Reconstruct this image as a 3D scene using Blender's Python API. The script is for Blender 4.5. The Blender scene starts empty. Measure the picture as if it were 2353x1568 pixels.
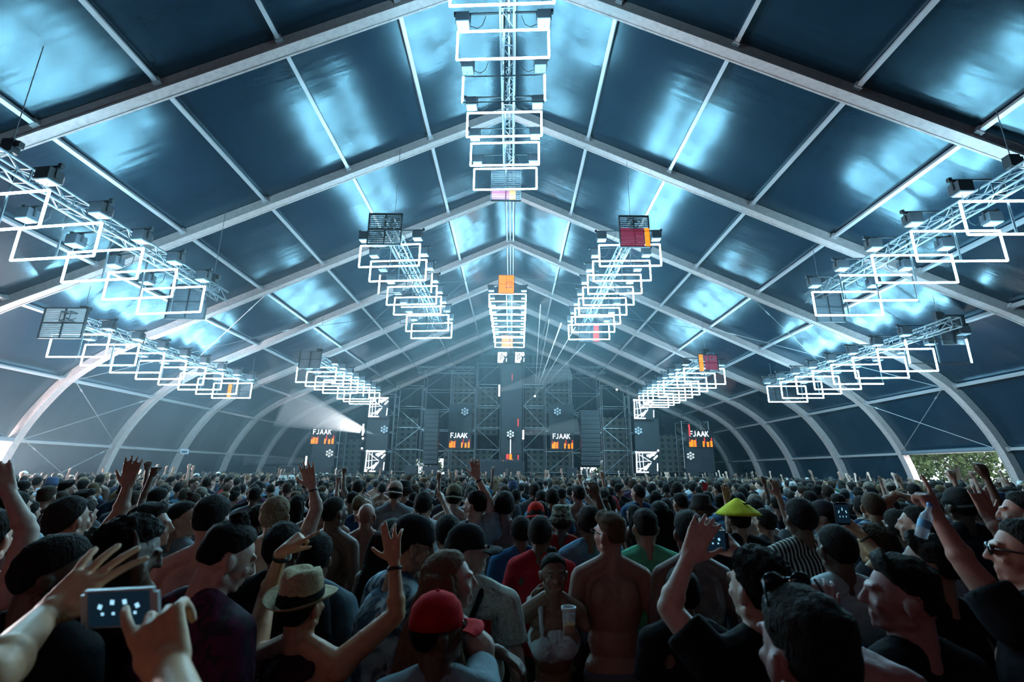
import bpy, bmesh, math, random
import numpy as np
from mathutils import Vector, Matrix, noise
S = bpy.context.scene
COL = S.collection
PI = math.pi
rnd = random.Random(7)

# ------------------------------------------------------------------ camera, world, exposure
FPX, CX, CH = 1107.3, 0.188, 2.0
PITCH, ROLL, YAW = math.radians(15.15), math.radians(0.51), math.radians(-0.105)
_f = Vector((math.sin(YAW)*math.cos(PITCH), math.cos(YAW)*math.cos(PITCH), math.sin(PITCH)))
_r0 = Vector((math.cos(YAW), -math.sin(YAW), 0)); _u0 = _r0.cross(_f)
_r = math.cos(ROLL)*_r0 + math.sin(ROLL)*_u0
_u = -math.sin(ROLL)*_r0 + math.cos(ROLL)*_u0
CAM = Vector((CX, 0, CH))
cd = bpy.data.cameras.new('camera'); cam = bpy.data.objects.new('camera', cd); COL.objects.link(cam)
cd.sensor_width = 36; cd.lens = 36*FPX/2353; cd.clip_start = 0.05; cd.clip_end = 400
cd.dof.use_dof = True; cd.dof.focus_distance = 6.0; cd.dof.aperture_fstop = 3.2
cam.matrix_world = Matrix.Translation(CAM) @ Matrix((_r, _u, -_f)).transposed().to_4x4()
S.camera = cam
S.view_settings.view_transform = 'Standard'; S.view_settings.look = 'None'
S.view_settings.gamma = 1; S.view_settings.use_curve_mapping = False
S.view_settings.exposure = 0.0
cy = S.cycles
cy.use_denoising = True
try: cy.denoiser = 'OPENIMAGEDENOISE'
except Exception: pass
cy.max_bounces = 3; cy.diffuse_bounces = 2; cy.glossy_bounces = 2; cy.transmission_bounces = 2
cy.volume_step_rate = 3.0; cy.volume_max_steps = 128
cy.use_adaptive_sampling = True; cy.adaptive_threshold = 0.055; cy.adaptive_min_samples = 12
cy.volume_bounces = 0; cy.transparent_max_bounces = 8; cy.caustics_reflective = False; cy.caustics_refractive = False
cy.sample_clamp_indirect = 4.0; cy.use_light_tree = True

wd = bpy.data.worlds.new('world'); S.world = wd; wd.use_nodes = True
bgn = wd.node_tree.nodes['Background']; bgn.inputs[0].default_value = (0.80, 0.92, 1.0, 1); bgn.inputs[1].default_value = 2.2

LEDC = (0.36, 0.74, 1.0)
def area(name, loc, rot, sx, sy, power, col, spread=PI):
    l = bpy.data.lights.new(name, 'AREA'); l.shape = 'RECTANGLE'; l.size = sx; l.size_y = sy
    l.energy = power; l.color = col; l.spread = spread
    o = bpy.data.objects.new(name, l); COL.objects.link(o); o.location = loc; o.rotation_euler = rot
    return o
# daylight through the openings in the left and right walls
area('daylight_left_opening', (-19.9, 16.9, 1.5), (0, -PI/2, 0), 2.6, 4.4, 4500, (1.0, 0.90, 0.92))
area('daylight_right_opening', (19.9, 21.9, 1.5), (0, PI/2, 0), 2.6, 4.4, 220, (0.95, 0.97, 1.0))
area('warm_fill_behind_camera', (-5.0, -10.3, 2.6), (PI/2, 0, 0), 9, 4.6, 85, (1.0, 0.42, 0.40))  # added warm fill lamp; the end wall here has no opening

def at(u, v, Y):
    d = _f + _r*((u-1176.5)/FPX) + _u*((784-v)/FPX)
    return CAM + d*(Y/d.y)
def ray_dir(u, v): return (_f + _r*((u-1176.5)/FPX) + _u*((784-v)/FPX)).normalized()

# ------------------------------------------------------------------ materials
MATS = {}
def mat(name, col, rough=0.6, metal=0.0, spec=0.5, bump=0.0, bscale=40, emit=None, es=0, nvar=0.0, nscale=5, objcol=False, alpha=1.0, trans=0.0, stretch=None, coat=0):
    if name in MATS: return MATS[name]
    m = bpy.data.materials.new(name); m.use_nodes = True; MATS[name] = m
    nt = m.node_tree; b = nt.nodes['Principled BSDF']; N = nt.nodes.new; Lk = nt.links.new
    b.inputs['Base Color'].default_value = (*col, 1); b.inputs['Roughness'].default_value = rough
    b.inputs['Metallic'].default_value = metal; b.inputs['Specular IOR Level'].default_value = spec
    b.inputs['Coat Weight'].default_value = coat
    if trans: b.inputs['Transmission Weight'].default_value = trans
    if alpha < 1: b.inputs['Alpha'].default_value = alpha
    src = None
    if objcol:
        oi = N('ShaderNodeObjectInfo'); src = oi.outputs['Color']; Lk(src, b.inputs['Base Color'])
    if nvar or bump:
        tc = N('ShaderNodeTexCoord'); vec = tc.outputs['Object']
        if stretch:
            mp = N('ShaderNodeMapping'); mp.inputs['Scale'].default_value = stretch; Lk(vec, mp.inputs['Vector']); vec = mp.outputs[0]
    if nvar:
        n = N('ShaderNodeTexNoise'); n.inputs['Scale'].default_value = nscale; n.inputs['Detail'].default_value = 5; Lk(vec, n.inputs['Vector'])
        r = N('ShaderNodeMapRange'); r.inputs[1].default_value = 0.3; r.inputs[2].default_value = 0.7
        r.inputs[3].default_value = 1-nvar; r.inputs[4].default_value = 1+nvar*0.5; Lk(n.outputs[0], r.inputs[0])
        mx = N('ShaderNodeMix'); mx.data_type = 'RGBA'; mx.blend_type = 'MULTIPLY'; mx.inputs[0].default_value = 1
        if src: Lk(src, mx.inputs[6])
        else: mx.inputs[6].default_value = (*col, 1)
        Lk(r.outputs[0], mx.inputs[7]); Lk(mx.outputs[2], b.inputs['Base Color'])
    if bump:
        n2 = N('ShaderNodeTexNoise'); n2.inputs['Scale'].default_value = bscale; n2.inputs['Detail'].default_value = 4; Lk(vec, n2.inputs['Vector'])
        bp = N('ShaderNodeBump'); bp.inputs['Strength'].default_value = bump; bp.inputs['Distance'].default_value = 0.02
        Lk(n2.outputs[0], bp.inputs['Height']); Lk(bp.outputs[0], b.inputs['Normal'])
    if emit:
        b.inputs['Emission Color'].default_value = (*emit, 1); b.inputs['Emission Strength'].default_value = es
    return m
alu = mat('beam_aluminium', (0.46, 0.365, 0.345), 0.45, 0.0, 0.5, nvar=0.16, nscale=9, bump=0.05, bscale=60)
alu_l = mat('purlin_aluminium', (0.55, 0.52, 0.53), 0.4, 0.4)
steel = mat('truss_steel', (0.13, 0.145, 0.16), 0.45, 0.25)
dark = mat('black_metal', (0.012, 0.014, 0.018), 0.5, 0.2)
dark2 = mat('charcoal_plastic', (0.03, 0.035, 0.045), 0.6)
wire = mat('steel_cable', (0.12, 0.14, 0.16), 0.5, 0.4)
LED = mat('led_tube', (0.8, 0.9, 1), 0.4, emit=(0.36, 0.77, 1.0), es=108)
LEDF = mat('led_tube_far', (0.8, 0.9, 1), 0.4, emit=(0.36, 0.77, 1.0), es=80)
lens_on = mat('floodlight_lens', (0.2, 0.25, 0.28), 0.3, emit=LEDC, es=0.4)
orange = mat('orange_pixels', (0.2, 0.05, 0), 0.5, emit=(1.0, 0.23, 0.0), es=1.7)
redpix = mat('red_pixels', (0.2, 0.01, 0.01), 0.5, emit=(0.9, 0.06, 0.05), es=0.8)
dimred = mat('dim_magenta_pixels', (0.1, 0.01, 0.03), 0.5, emit=(0.35, 0.02, 0.07), es=0.5)
whitepix = mat('white_pixels', (0.5, 0.5, 0.5), 0.5, emit=(0.85, 0.93, 1.0), es=1.5)
skin = mat('skin', (0.5, 0.3, 0.22), 0.5, objcol=True, nvar=0.12, nscale=30, spec=0.35, bump=0.06, bscale=90)
cloth = mat('cloth', (0.2, 0.2, 0.2), 0.85, objcol=True, spec=0.15, bump=0.25, bscale=22, nvar=0.15, nscale=14)
hairm = mat('hair', (0.01, 0.008, 0.006), 0.7, objcol=True, spec=0.15, bump=0.9, bscale=150, stretch=(1, 1, 0.35))
denim = mat('denim', (0.03, 0.05, 0.09), 0.8, objcol=True, bump=0.2, bscale=200)

# ------------------------------------------------------------------ mesh helpers
class MB:
    def __init__(s): s.v = []; s.f = []; s.mi = []; s.m = 0
    def add(s, vs, fs):
        o = len(s.v); s.v += [tuple(p) for p in vs]; s.f += [tuple(i+o for i in q) for q in fs]; s.mi += [s.m]*len(fs); return s
    def box(s, c, d, R=None):
        x, y, z = d[0]/2, d[1]/2, d[2]/2
        vs = [Vector(p) for p in ((-x,-y,-z),(x,-y,-z),(x,y,-z),(-x,y,-z),(-x,-y,z),(x,-y,z),(x,y,z),(-x,y,z))]
        if R is not None: vs = [R @ p for p in vs]
        c = Vector(c)
        return s.add([p+c for p in vs], [(0,3,2,1),(4,5,6,7),(0,1,5,4),(1,2,6,5),(2,3,7,6),(3,0,4,7)])
    def tube(s, a, b, r, n=6, r2=None, caps=True):
        a, b = Vector(a), Vector(b); d = b-a
        if d.length < 1e-6: return s
        d.normalize(); h = Vector((0,0,1)) if abs(d.z) < 0.9 else Vector((1,0,0))
        x = d.cross(h).normalized(); y = d.cross(x); r2 = r if r2 is None else r2
        vs = []
        for P, q in ((a, r), (b, r2)):
            for i in range(n):
                t = 2*PI*(i+.5)/n; vs.append(P+(x*math.cos(t)+y*math.sin(t))*q)
        fs = [(i, (i+1) % n, n+(i+1) % n, n+i) for i in range(n)]
        if caps: fs += [tuple(range(n-1, -1, -1)), tuple(range(n, 2*n))]
        return s.add(vs, fs)
    def path(s, pts, r, n=6):
        for a, b in zip(pts, pts[1:]): s.tube(a, b, r, n)
        return s
    def ball(s, c, rad, R=None, nu=12, nv=8):
        c = Vector(c)
        if not hasattr(rad, '__len__'): rad = (rad,)*3
        vs = []; fs = []
        for j in range(1, nv):
            for i in range(nu):
                a, b = 2*PI*i/nu, PI*j/nv
                vs.append(Vector((rad[0]*math.sin(b)*math.cos(a), rad[1]*math.sin(b)*math.sin(a), rad[2]*math.cos(b))))
        vs += [Vector((0,0,rad[2])), Vector((0,0,-rad[2]))]; T = len(vs)-2
        for j in range(nv-2):
            for i in range(nu):
                k = (i+1) % nu; fs.append((j*nu+i, (j+1)*nu+i, (j+1)*nu+k, j*nu+k))
        for i in range(nu):
            k = (i+1) % nu; fs.append((T, i, k)); fs.append((T+1, (nv-2)*nu+k, (nv-2)*nu+i))
        if R is not None: vs = [R @ p for p in vs]
        return s.add([p+c for p in vs], fs)
    def caps(s, a, b, r1, r2, n=10):      # tapered capsule
        a, b = Vector(a), Vector(b); d = b-a; L = d.length
        if L < 1e-5: return s.ball(a, max(r1, r2))
        d.normalize(); h = Vector((0,0,1)) if abs(d.z) < 0.9 else Vector((1,0,0))
        x = d.cross(h).normalized(); y = d.cross(x); prof = []
        for k in range(4): t = PI/2*(k+0.35)/4; prof.append((a-d*r1*math.cos(t), r1*math.sin(t)))
        prof.append((a, r1)); prof.append((b, r2))
        for k in range(4): t = PI/2*(k+0.65)/4; prof.append((b+d*r2*math.sin(t), r2*math.cos(t)))
        vs = []
        for P, q in prof:
            for i in range(n): t = 2*PI*i/n; vs.append(P+(x*math.cos(t)+y*math.sin(t))*q)
        fs = []
        for j in range(len(prof)-1):
            for i in range(n): k = (i+1) % n; fs.append((j*n+i, j*n+k, (j+1)*n+k, (j+1)*n+i))
        fs += [tuple(range(n-1, -1, -1)), tuple(range((len(prof)-1)*n, len(prof)*n))]
        return s.add(vs, fs)
    def lathe(s, prof, c=(0,0,0), n=24, R=None):
        vs = []; c = Vector(c)
        for r, z in prof:
            for i in range(n):
                t = 2*PI*i/n; p = Vector((r*math.cos(t), r*math.sin(t), z)); vs.append((R @ p if R is not None else p)+c)
        fs = [(j*n+i, j*n+(i+1) % n, (j+1)*n+(i+1) % n, (j+1)*n+i) for j in range(len(prof)-1) for i in range(n)]
        return s.add(vs, fs)
    def mesh(s, name):
        m = bpy.data.meshes.new(name); m.from_pydata([tuple(p) for p in s.v], [], s.f); return m
    def build(s, name, m, parent=None, smooth=False, loc=None):
        me = s.mesh(name)
        for mm in (m if isinstance(m, (list, tuple)) else [m]): me.materials.append(mm)
        if any(s.mi): me.polygons.foreach_set('material_index', s.mi)
        if smooth: me.polygons.foreach_set('use_smooth', [True]*len(me.polygons))
        o = bpy.data.objects.new(name, me); COL.objects.link(o)
        if parent: o.parent = parent
        if loc is not None: o.location = loc
        return o
def tag(o, label=None, cat=None, group=None, kind=None):
    if label: o['label'] = label
    if cat: o['category'] = cat
    if group: o['group'] = group
    if kind: o['kind'] = kind
    return o
def thing(name, label, cat, loc=(0,0,0), rz=0, group=None):
    o = bpy.data.objects.new(name, None); COL.objects.link(o); o.empty_display_size = 0.1
    o.location = loc; o.rotation_euler = (0, 0, rz); return tag(o, label, cat, group)
def nth(i): return ['nearest', 'second', 'third', 'fourth', 'fifth', 'sixth', 'seventh', 'eighth', 'ninth', 'tenth', 'eleventh', 'twelfth', 'thirteenth'][i]

# ------------------------------------------------------------------ the tent
HA, SL = 12.075+CH, 0.466
def prof_pts():
    p = [(0, HA), (5, HA-5*SL), (10, HA-10*SL), (14.2, HA-14.2*SL), (15.2, 5.02+CH), (16.1, 4.58+CH), (16.95, 4.02+CH), (17.75, 3.36+CH), (18.35, 2.6+CH),
         (18.85, 1.8+CH), (19.22, 1.0+CH), (19.5, 0.1+CH), (19.68, -0.9+CH), (19.78, 0)]
    q = []                       # smooth the curved leg
    arr = p
    for i in range(len(arr)-1):
        a, b = arr[i], arr[i+1]
        if i < 3: q.append(a); continue
        p0, p3 = arr[i-1], arr[min(i+2, len(arr)-1)]
        for k in range(3):
            t = k/3
            q.append(tuple(0.5*((2*a[j]) + (-p0[j]+b[j])*t + (2*p0[j]-5*a[j]+4*b[j]-p3[j])*t*t + (-p0[j]+3*a[j]-3*b[j]+p3[j])*t**3) if i > 3 else a[j]+(b[j]-a[j])*t for j in (0, 1)))
    q.append(arr[-1]); return q
PR = prof_pts()
def offs(pts, d):               # offset the right-hand profile outward
    out = []
    for i, p in enumerate(pts):
        a = pts[max(0, i-1)]; b = pts[min(len(pts)-1, i+1)]
        if i == 0: out.append((0, p[1]+d*math.sqrt(1+SL*SL))); continue
        tx, tz = b[0]-a[0], b[1]-a[1]; L = math.hypot(tx, tz); out.append((p[0]-tz/L*d, p[1]+tx/L*d))
    return out
BD, BW = 0.30, 0.26
PO = offs(PR, BD)
full = lambda pts: [(-x, z) for x, z in reversed(pts[1:])] + list(pts)
FY = [9.41+5*k for k in range(-4, 9)]          # back face of each arch
def extr(mb, inner, outer, y0, y1):
    n = len(inner); vs = []
    for (a, b) in zip(inner, outer):
        vs += [(a[0], y0, a[1]), (b[0], y0, b[1]), (b[0], y1, b[1]), (a[0], y1, a[1])]
    fs = []
    for i in range(n-1):
        o, q = 4*i, 4*i+4
        for k in range(4): fs.append((o+k, o+(k+1) % 4, q+(k+1) % 4, q+k))
    mb.add(vs, fs)
for k, y in enumerate(FY):
    mb = MB(); extr(mb, full(PR), full(PO), y-BW, y)
    # flange lips along the lower edges
    fi, fo = full(offs(PR, -0.012)), full(offs(PR, 0.035))
    extr(mb, fi, fo, y-BW-0.03, y-BW+0.02); extr(mb, fi, fo, y-0.02, y+0.03)
    o = mb.build('trim_%d' % (k+1), alu, smooth=False)
    d = k-4
    tag(o, 'grey aluminium arch frame of the tent, ' + (nth(d)+' one ahead of the camera' if d >= 0 else 'behind the camera'), 'tent frame', 'arch frames of the tent', 'structure')
    # splice joint, base plate
    j = MB()
    for sx in (-1, 1):
        j.box((sx*19.85, y-BW/2, 0.03), (0.6, 0.5, 0.06))
    ch = j.build('base_plate', steel, o)
# purlins
def on_prof(x, pts=PR):
    for a, b in zip(pts, pts[1:]):
        if a[0] <= x <= b[0]:
            t = (x-a[0])/(b[0]-a[0]); return a[1]+(b[1]-a[1])*t
    return pts[-1][1]
PX = [0, 2.62, 5.3, 7.93, 10.42, 12.95, 15.5, 17.78, 19.24]
tn = 20
ANG = {}
for xi in PX:
    for sx in ((1,) if xi == 0 else (-1, 1)):
        x2 = xi+0.01; slope = (on_prof(min(x2+0.05, 19.7))-on_prof(max(xi-0.05, 0)))/0.1 if xi else 0
        ang = -math.atan(slope)*(-1)
        nx, nz = (-slope, 1.0); L = math.hypot(nx, nz); nx /= L; nz /= L
        px, pz = xi+nx*0.20, on_prof(xi)+nz*0.20
        R = Matrix.Rotation(-math.atan(slope)*sx, 3, 'Y')
        mb = MB()
        w = 0.40 if xi == 0 else 0.10
        for y in FY[:-1]:
            for ox in ((-.17, 0, .17) if xi == 0 else (0,)): mb.box((sx*px+ox, y+2.5-BW/2, pz-(abs(ox)*SL)), (.055 if xi == 0 else w, 5-BW, 0.11), R)
            for e in (y+0.06, y+5-BW-0.06):
                mb.box((sx*px, e, pz), (w+0.07, 0.1, 0.15), R)
        o = mb.build('trim_%d' % tn, alu_l); tn += 1
        tag(o, 'white metal lengthwise purlin, ' + ('along the ridge' if xi == 0 else '%s from the ridge on the %s slope' % (nth(PX.index(xi)-1).replace('nearest', 'first'), 'left' if sx < 0 else 'right')), 'purlin', None, 'structure')
# membranes
mem = bpy.data.materials.new('tent_membrane'); mem.use_nodes = True
nt = mem.node_tree; b = nt.nodes['Principled BSDF']; N = nt.nodes.new; Lk = nt.links.new
b.inputs['Base Color'].default_value = (0.004, 0.018, 0.036, 1); b.inputs['Roughness'].default_value = 0.24; b.inputs['Specular IOR Level'].default_value = 0.8; b.inputs['IOR'].default_value = 1.67; b.inputs['Specular Tint'].default_value = (0.64, 0.90, 0.98, 1)
tc = N('ShaderNodeTexCoord')
mp = N('ShaderNodeMapping'); mp.inputs['Scale'].default_value = (0.5, 0.9, 0.5); Lk(tc.outputs['Object'], mp.inputs[0])
n1 = N('ShaderNodeTexNoise'); n1.inputs['Scale'].default_value = 0.9; n1.inputs['Detail'].default_value = 1.2; Lk(mp.outputs[0], n1.inputs['Vector'])
mp2 = N('ShaderNodeMapping'); mp2.inputs['Scale'].default_value = (0.6, 5, 0.6); mp2.inputs['Rotation'].default_value = (0, 0, 0.5); Lk(tc.outputs['Object'], mp2.inputs[0])
n2 = N('ShaderNodeTexNoise'); n2.inputs['Scale'].default_value = 1.2; n2.inputs['Detail'].default_value = 1; Lk(mp2.outputs[0], n2.inputs['Vector'])
ad = N('ShaderNodeMath'); ad.operation = 'MULTIPLY_ADD'; ad.inputs[1].default_value = 0.13; Lk(n2.outputs[0], ad.inputs[0]); Lk(n1.outputs[0], ad.inputs[2])
bp = N('ShaderNodeBump'); bp.inputs['Strength'].default_value = 0.35; bp.inputs['Distance'].default_value = 0.12; Lk(ad.outputs[0], bp.inputs['Height']); Lk(bp.outputs[0], b.inputs['Normal'])
PM = offs(PR, BD+0.015)
ik = next(i for i, p in enumerate(PM) if p[0] > 15.6)
def sheet(name, pts, y0, y1, ny, cut=None, sag=0.0, m=mem):
    mb = MB(); vs = []; n = len(pts)
    for j in range(ny+1):
        y = y0+(y1-y0)*j/ny
        for (x, z) in pts:
            ph = ((y-FY[0]) % 5)/5; s_ = sag*math.sin(PI*ph)
            vs.append((x, y, z+s_))
    fs = []
    for j in range(ny):
        y = y0+(y1-y0)*(j+.5)/ny
        for i in range(n-1):
            zc = (pts[i][1]+pts[i+1][1])/2
            if cut and cut(y, zc): continue
            fs.append((j*n+i, j*n+i+1, (j+1)*n+i+1, (j+1)*n+i))
    mb.add(vs, fs)
    o = mb.build(name, m, smooth=True); o['kind'] = 'structure'; return o
YA, YB = FY[0], FY[-1]
top = PM[:ik+1]; dense = []
for a, b_ in zip(top, top[1:]):
    k = max(1, int((b_[0]-a[0])/0.8))
    for t in range(k): dense.append((a[0]+(b_[0]-a[0])*t/k, a[1]+(b_[1]-a[1])*t/k))
dense.append(top[-1])
tag(sheet('ceiling', full(dense), YA-0.4, YB+0.4, 240, sag=-0.03), 'dark blue glossy membrane roof of the festival tent', 'ceiling')
side = PM[ik:]
ZO = 3.02    # top of the side openings
def opn(y0, y1): return lambda y, z: y0 < y < y1 and z < ZO
# insert a split at the opening height
def split(pts, z):
    out = []
    for a, b_ in zip(pts, pts[1:]):
        out.append(a)
        if a[1] > z > b_[1]: t = (a[1]-z)/(a[1]-b_[1]); out.append((a[0]+(b_[0]-a[0])*t, z))
    out.append(pts[-1]); return out
side = split(side, ZO)
tag(sheet('wall_left', [(-x, z) for x, z in side], YA-0.4, YB+0.4, 240, cut=opn(FY[5]+0.0, FY[6]-BW)), 'dark membrane side wall with one raised panel letting in daylight', 'wall')
tag(sheet('wall_right', side, YA-0.4, YB+0.4, 240, cut=opn(FY[6]+0.0, FY[7]-BW)), 'dark membrane side wall open in one bay towards the trees', 'wall')
# rolled up side panels over the openings
for sx, k, nm in ((-1, 5, 'left'), (1, 6, 'right')):
    mb = MB(); x = 19.27
    mb.tube((sx*x, FY[k]+0.02, ZO+0.0), (sx*x, FY[k+1]-BW-0.02, ZO+0.0), 0.10, 12)
    tag(mb.build('rolled_membrane', mat('rolled_membrane', (0.12, 0.14, 0.16), 0.5, bump=0.3, bscale=8)), 'rolled up membrane panel above the opening in the %s wall' % nm, 'rolled panel')
# end walls
def endwall(name, y, holes, lab):
    mb = MB(); xs = sorted(set([-20 + i for i in range(41)] + [h for H in holes for h in H[:2]])); top = full(PM)
    def ztop(x):
        x = abs(x)
        if x >= PM[-1][0]: return 0.0
        for a, b_ in zip(PM, PM[1:]):
            if a[0] <= x <= b_[0]+1e-6: return a[1]+(b_[1]-a[1])*(x-a[0])/max(1e-6, b_[0]-a[0])
        return 0
    zs = sorted(set([0, 30] + [h for H in holes for h in H[2:]]))
    for a, c in zip(xs, xs[1:]):
        for z0, z1 in zip(zs, zs[1:]):
            if any(H[0] <= a and c <= H[1] and H[2] <= z0 and z1 <= H[3] for H in holes): continue
            za, zc = ztop(a), ztop(c)
            q = [(a, y, min(z0, za)), (c, y, min(z0, zc)), (c, y, min(z1, zc)), (a, y, min(z1, za))]
            mb.add(q, [(0, 1, 2, 3)])
    o = mb.build(name, mem); o['kind'] = 'structure'; tag(o, lab, 'wall'); return o
GAPS = [(958, 1018, 3.05), (1092, 1120, 3.7), (1220, 1254, 3.7), (1332, 1384, 3.0)]
endwall('wall_back', YB+0.2, [(round(at(g[0]-6, 1085, YB).x, 2), round(at(g[1]+6, 1085, YB).x, 2), 1.0, g[2]+.15) for g in GAPS], 'dark end wall of the tent behind the stage with low openings')
endwall('wall_front', YA-0.35, [], 'dark end wall of the tent behind the camera')
# floor and ground outside
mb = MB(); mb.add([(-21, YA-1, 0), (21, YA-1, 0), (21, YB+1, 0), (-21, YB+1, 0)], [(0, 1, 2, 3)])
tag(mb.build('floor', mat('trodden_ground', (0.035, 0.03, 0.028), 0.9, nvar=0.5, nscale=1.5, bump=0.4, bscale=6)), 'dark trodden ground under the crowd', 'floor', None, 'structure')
mb = MB()
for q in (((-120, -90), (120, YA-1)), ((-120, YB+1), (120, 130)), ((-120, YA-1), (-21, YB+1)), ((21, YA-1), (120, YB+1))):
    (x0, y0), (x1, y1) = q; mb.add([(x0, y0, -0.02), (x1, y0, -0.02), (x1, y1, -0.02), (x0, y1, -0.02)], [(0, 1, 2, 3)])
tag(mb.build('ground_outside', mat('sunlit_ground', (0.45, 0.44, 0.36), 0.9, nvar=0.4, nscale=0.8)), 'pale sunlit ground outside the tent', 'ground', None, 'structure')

# bracing cables
def cable(label, pts, r=0.012, m=wire, name='bracing_cable', group='bracing cables'):
    mb = MB(); mb.path(pts, r, 5)
    a, b_ = Vector(pts[0]), Vector(pts[-1]); mb.tube(a+(b_-a)*0.12, a+(b_-a)*0.15, r*2.2, 6)
    return tag(mb.build(name, m), label, 'cable', group)
def P3(x, y, d=0.12):
    s = 1 if x > 0 else -1; return (s*(abs(x)-d*0.5), y, on_prof(abs(x))+d)
lite = mat('galvanised_cable', (0.35, 0.34, 0.34), 0.4, 0.5)
for sx, nm in ((-1, 'left'), (1, 'right')):
    y0, y1 = FY[6]+0.05, FY[7]-BW-0.05
    for (xa, xb, w_) in ((17.78, 19.24, 'upper half of the wall'), (19.24, 19.75, 'foot of the wall'), (10.42, 17.78, 'eave')):
        if sx > 0 and w_.startswith('foot'): continue
        cable('steel bracing cable rising stagewards, %s, %s side third bay' % (w_, nm), [P3(sx*xa, y1), P3(sx*xb, y0)], 0.014, lite)
        cable('steel bracing cable falling stagewards, %s, %s side third bay' % (w_, nm), [P3(sx*xa, y0), P3(sx*xb, y1)], 0.014, lite)
    for k, (a, b2) in enumerate(((0.1, 5.3), (5.3, 10.42))):
        for y0, y1, w_ in ((FY[7]+.05, FY[8]-BW-.05, 'fourth'), ):
            cable('thin diagonal roof cable rising to the ridge side of the %s bay, %s slope, %s' % (w_, nm, ('upper', 'middle')[k]), [P3(sx*a, y1), P3(sx*b2, y0)])
            cable('thin diagonal roof cable falling from the ridge side of the %s bay, %s slope, %s' % (w_, nm, ('upper', 'middle')[k]), [P3(sx*a, y0), P3(sx*b2, y1)])

# ------------------------------------------------------------------ haze
hz = MB(); hz.box((0, 25.6, 7.3), (46, 37.6, 15.6))
hm = bpy.data.materials.new('thin_haze'); hm.use_nodes = True
nt = hm.node_tree; nt.nodes.clear(); ou = nt.nodes.new('ShaderNodeOutputMaterial'); vs_ = nt.nodes.new('ShaderNodeVolumeScatter')
vs_.inputs['Color'].default_value = (0.62, 0.90, 1, 1); vs_.inputs['Anisotropy'].default_value = 0.2
def vm(op, a, b2=None):
    n = nt.nodes.new('ShaderNodeMath'); n.operation = op
    for i, q in enumerate((a, b2)):
        if q is None: continue
        if isinstance(q, (int, float)): n.inputs[i].default_value = q
        else: nt.links.new(q, n.inputs[i])
    return n.outputs[0]
tc = nt.nodes.new('ShaderNodeTexCoord'); sp = nt.nodes.new('ShaderNodeSeparateXYZ'); nt.links.new(tc.outputs['Object'], sp.inputs[0])
def gauss(cx_, cy_, cz_, rx, ry, rz_, amp):
    q = [vm('POWER', vm('ABSOLUTE', vm('DIVIDE', vm('SUBTRACT', sp.outputs[k], c), r_)), 2.0) for k, (c, r_) in enumerate(((cx_, rx), (cy_, ry), (cz_, rz_)))]
    return vm('MULTIPLY', vm('EXPONENT', vm('MULTIPLY', vm('ADD', vm('ADD', q[0], q[1]), q[2]), -1.0)), amp)
dens = vm('ADD', gauss(0, 25, 8.6, 7.5, 11, 3.6, 0.0135), 0.0009)
dens = vm('ADD', dens, gauss(-14, 25, 4.5, 8, 14, 4, 0.006))
nt.links.new(dens, vs_.inputs['Density'])
nt.links.new(vs_.outputs[0], ou.inputs['Volume'])
o = hz.build('haze', hm); tag(o, 'thin theatrical haze hanging in the tent', 'haze', None, 'stuff')

# ------------------------------------------------------------------ LED rows, trusses, floodlights, pixel panels
def led_frame(name, label, group, loc, yaw, on, m, w=2.0, h=0.76):
    t = thing(name, label, 'led light', loc, yaw, group)
    r = 0.0245
    segs = {'t': ((-w/2, 0, h/2), (w/2, 0, h/2), 'top_tube'), 'b': ((-w/2, 0, -h/2), (w/2, 0, -h/2), 'bottom_tube'),
            'l': ((-w/2, 0, -h/2), (-w/2, 0, h/2), 'side_tube'), 'r': ((w/2, 0, -h/2), (w/2, 0, h/2), 'side_tube')}
    for k, (a, b_, nm) in segs.items():
        if k in on: MB().tube(a, b_, r, 5).build(nm, m, t)
        else: MB().tube(a, b_, 0.016, 5).build(nm, dark, t)
    MB().tube((0.02, 0.05, -h/2), (0.02, 0.05, h/2+0.5), 0.022, 5).build('centre_rod', dark, t)
    for sx in (-1, 1): MB().tube((sx*(w/2-0.08), 0, h/2), (sx*(w/2-0.1), 0, h/2+0.50), 0.006, 4).build('suspension_wire', wire, t)
    for sx in (-1, 1):
        for sz in (-1, 1): pass
    return t
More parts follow.
